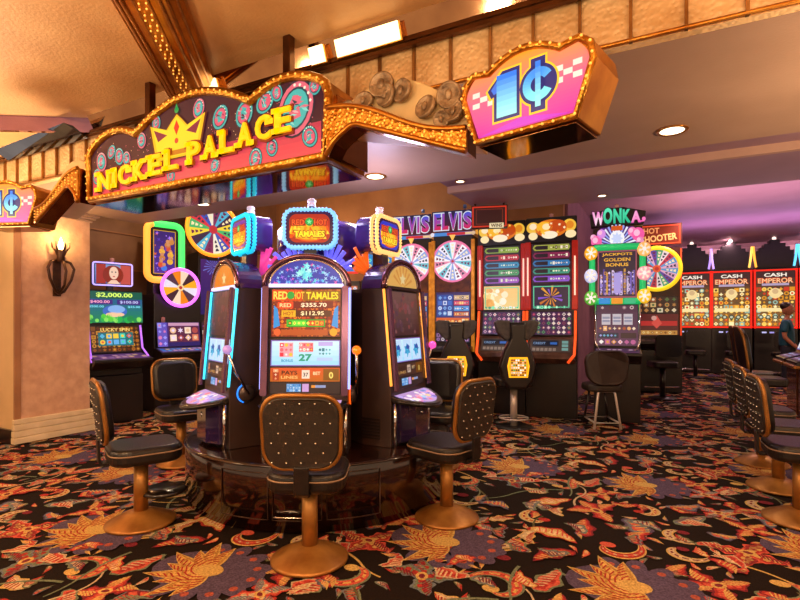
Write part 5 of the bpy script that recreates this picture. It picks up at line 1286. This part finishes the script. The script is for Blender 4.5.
# ================================================================== PERSON
def person():
    t = thing('person', 'person in a teal shirt with dark hair standing by the slant top machines', 'person', (2.25, 13.0), 0, RAD(75)); t.scale = (1.04,)*3
    def skin(name, verts, edges, radii, m, root=0, subs=2):
        me = bpy.data.meshes.new(name); me.from_pydata(verts, edges, [])
        o = link(name, me, m, t)
        o.modifiers.new('Skin', 'SKIN').use_smooth_shade = True
        for i, r in enumerate(radii):
            me.skin_vertices[0].data[i].radius = (r, r) if not isinstance(r, tuple) else r; me.skin_vertices[0].data[i].use_root = (i == root)
        s = o.modifiers.new('Sub', 'SUBSURF'); s.levels = subs; s.render_levels = subs
        return o
    flesh = mat('skin_tone', 'b87858', 'a86a4c', 9, .5)
    V = [(0, 0, .95), (0, .0, 1.15), (0, .01, 1.36), (0, .0, 1.48), (0, -.01, 1.56), (0, -.02, 1.66), (0, -.02, 1.74),
         (.17, .01, 1.40), (.22, .02, 1.13), (.20, -.12, .94), (.20, -.18, .88), (-.17, .01, 1.40), (-.22, .02, 1.13), (-.20, -.14, .95), (-.20, -.2, .90),
         (.09, 0, .88), (.10, 0, .48), (.10, .02, .09), (.11, -.13, .035), (-.09, 0, .88), (-.10, 0, .48), (-.10, .02, .09), (-.11, -.13, .035)]
    E = [(0, 1), (1, 2), (2, 3), (3, 4), (4, 5), (5, 6), (2, 7), (7, 8), (8, 9), (9, 10), (2, 11), (11, 12), (12, 13), (13, 14), (0, 15), (15, 16), (16, 17), (17, 18), (0, 19), (19, 20), (20, 21), (21, 22)]
    r = [(.13, .09), (.13, .09), (.15, .10), .05, .044, (.05, .06), (.05, .06), .06, .042, .03, .026, .06, .042, .03, .026, .085, .06, .042, .035, .085, .06, .042, .035]
    skin('body', V, E, r, flesh)
    skin('shirt', [(0, 0, .84), (0, 0, 1.10), (0, .01, 1.37), (0, .0, 1.47), (.18, .01, 1.40), (.225, .02, 1.2), (-.18, .01, 1.40), (-.225, .02, 1.2)], [(0, 1), (1, 2), (2, 3), (2, 4), (4, 5), (2, 6), (6, 7)],
         [(.19, .15), (.18, .15), (.19, .14), .07, .078, .064, .078, .064], mat('shirt_teal', '14566a', '0e4658', 14, .7, 0, .2))
    skin('trousers', [(0, 0, 1.0), (.09, 0, .86), (.10, 0, .48), (.10, .02, .12), (-.09, 0, .86), (-.10, 0, .48), (-.10, .02, .12)], [(0, 1), (1, 2), (2, 3), (0, 4), (4, 5), (5, 6)], [(.13, .10), (.10, .105), .08, .066, (.10, .105), .08, .066], mat('trouser_dark', '202430', '1a1c26', 14, .8))
    MB().ball((0, -.015, 1.672), .108, 18, 14, (.74, .92, 1.14)).build('head', flesh, t)
    for s in (-1, 1): MB().ball((s*.082, .0, 1.665), .03, 10, 8, (.35, .7, 1.1)).build('ear', flesh, t)
    MB().ball((0, .022, 1.742), .098, 14, 10, (.88, 1.0, .85)).build('hair', mat('hair_dark', '1c120e', '2a1a12', 20, .5), t)
    for s in (-1, 1):
        MB().ball((s*.031, -.098, 1.675), .012, 10, 8, (1.2, .7, .7)).build('eye', mat('eye_white', 'e8e0d8', rough=.2), t); MB().ball((s*.031, -.1055, 1.675), .005, 8, 6, (1, .5, 1)).build('pupil', mat('pupil_dark', '201410', rough=.2), t)
        b = MB()
        for k in range(4): 
            x0 = s*.20+(k-1.5)*.016; b.tube([(x0, -.19, .875), (x0*1.02, -.215, .82+.004*abs(k-1)), (x0*1.02, -.205, .785+.006*abs(k-1))], [.009, .0085, .007], 6)
        b.tube([(s*.18, -.17, .88), (s*.165, -.205, .85), (s*.17, -.22, .82)], [.01, .009, .007], 6)
        b.build('fingers', flesh, t)
    MB().ball((0, -.118, 1.645), .016, 8, 6, (.8, 1, 1.3)).build('nose', flesh, t)
    MB().ball((0, -.106, 1.605), .02, 8, 6, (1.2, .4, .35)).build('mouth', mat('lips', '8a4038', rough=.5), t)
person()
# ================================================================== LIGHT
w = bpy.data.worlds.new('World'); SC.world = w; w.use_nodes = True
bg = w.node_tree.nodes['Background']; bg.inputs['Color'].default_value = (1, .62, .36, 1); bg.inputs['Strength'].default_value = .5
for x, y, e in ((-2.2, .4, 150), (.6, .8, 130), (-5.0, .6, 130), (-.6, -1.2, 110)):
    spot('coffer_fill', (x, y, ZU-.05), e, WARM, 160, .9, .25)  # unseen spots added at the coffer ceiling to light the front zone
# unseen point lights added around the camera to brighten ceilings and signs
for x, y, en in ((-3.2, -2.2, 110), (.2, -2.0, 100), (2.6, -.6, 60), (-6.0, .2, 60)):
    l = bpy.data.lights.new('rear_fill', 'POINT'); l.energy = en; l.color = (1, .70, .42); l.shadow_soft_size = .35
    o = bpy.data.objects.new('rear_fill', l); COL.objects.link(o); o.location = (x, y, 2.5)
# unseen upward spots added to brighten the soffit and ceilings
for x, y, z, en in ((2.3, 3.4, 1.7, 330), (4.2, 5.2, 1.7, 240), (-1.8, -.6, 1.9, 210), (-4.6, -.4, 1.9, 200), (1.2, -.2, 1.9, 210), (3.4, 1.2, 1.7, 160), (-6.2, 2.2, 1.9, 150)):
    o = spot('fill_uplight', (x, y, z), en, (1, .72, .46), 165, .7, .12); o.rotation_euler = (pi, 0, 0)
# point lights added by the carousel toppers, boosting their neon glow on the soffit
for la, fw in ((-1.35, 4.75), (-.73, 4.3), (-.2, 4.8)):
    l = bpy.data.lights.new('topper_fill', 'POINT'); l.energy = 18; l.color = (.7, .64, 1); l.shadow_soft_size = .2
    o = bpy.data.objects.new('topper_fill', l); COL.objects.link(o); o.location = P(la, fw)+(2.5,)
# spots added to wash the brown wall over the machines
o = spot('wall_wash', (-5.0, 7.2, 3.9), 45, WARM, 150, .9, .2); o.rotation_euler = (RAD(80), 0, 0)
o = spot('wall_wash', (-6.2, 7.6, 3.2), 45, WARM, 150, .9, .2); o.rotation_euler = (RAD(80), 0, RAD(30))
for x, y in ((1.2, 14.2), (3.6, 14.2), (.4, 11.6)): spot('far_fill', (x, y, HC+2.25), 90, (1, .66, .62), 140, .8, .1)  # spots without fixtures, added to warm the far area
for x in (-.4, 1.6, 3.6, 5.6):
    o = spot('far_wall_fill', (x, 16.9, HC+2.2), 130, (1, .62, .66), 150, .8, .1); o.rotation_euler = (RAD(50), 0, 0)  # row of spots added to lighten the far wall
# area lights added in mid-air to tint the far ceiling violet and pink
area('far_upfill', (2.5, 14.0, 3.0), 40, (.8, .45, 1), 5, 1.2, (pi, 0, 0))
area('far_upfill', (1.5, 10.5, 2.6), 45, (1, .6, .75), 3, 2, (pi, 0, 0))
# ================================================================== CAMERA
cd = bpy.data.cameras.new('Camera'); cam = bpy.data.objects.new('Camera', cd); COL.objects.link(cam)
cam.location = (0, 0, HC); cam.rotation_euler = (pi/2, 0, TH)
cd.sensor_width = 36; cd.lens = FPX/800*36; cd.shift_y = 20/800; cd.clip_start = .05
SC.camera = cam
vs_ = SC.view_settings; vs_.view_transform = 'Standard'; vs_.look = 'None'; vs_.gamma = 1; vs_.use_curve_mapping = False; vs_.exposure = .75
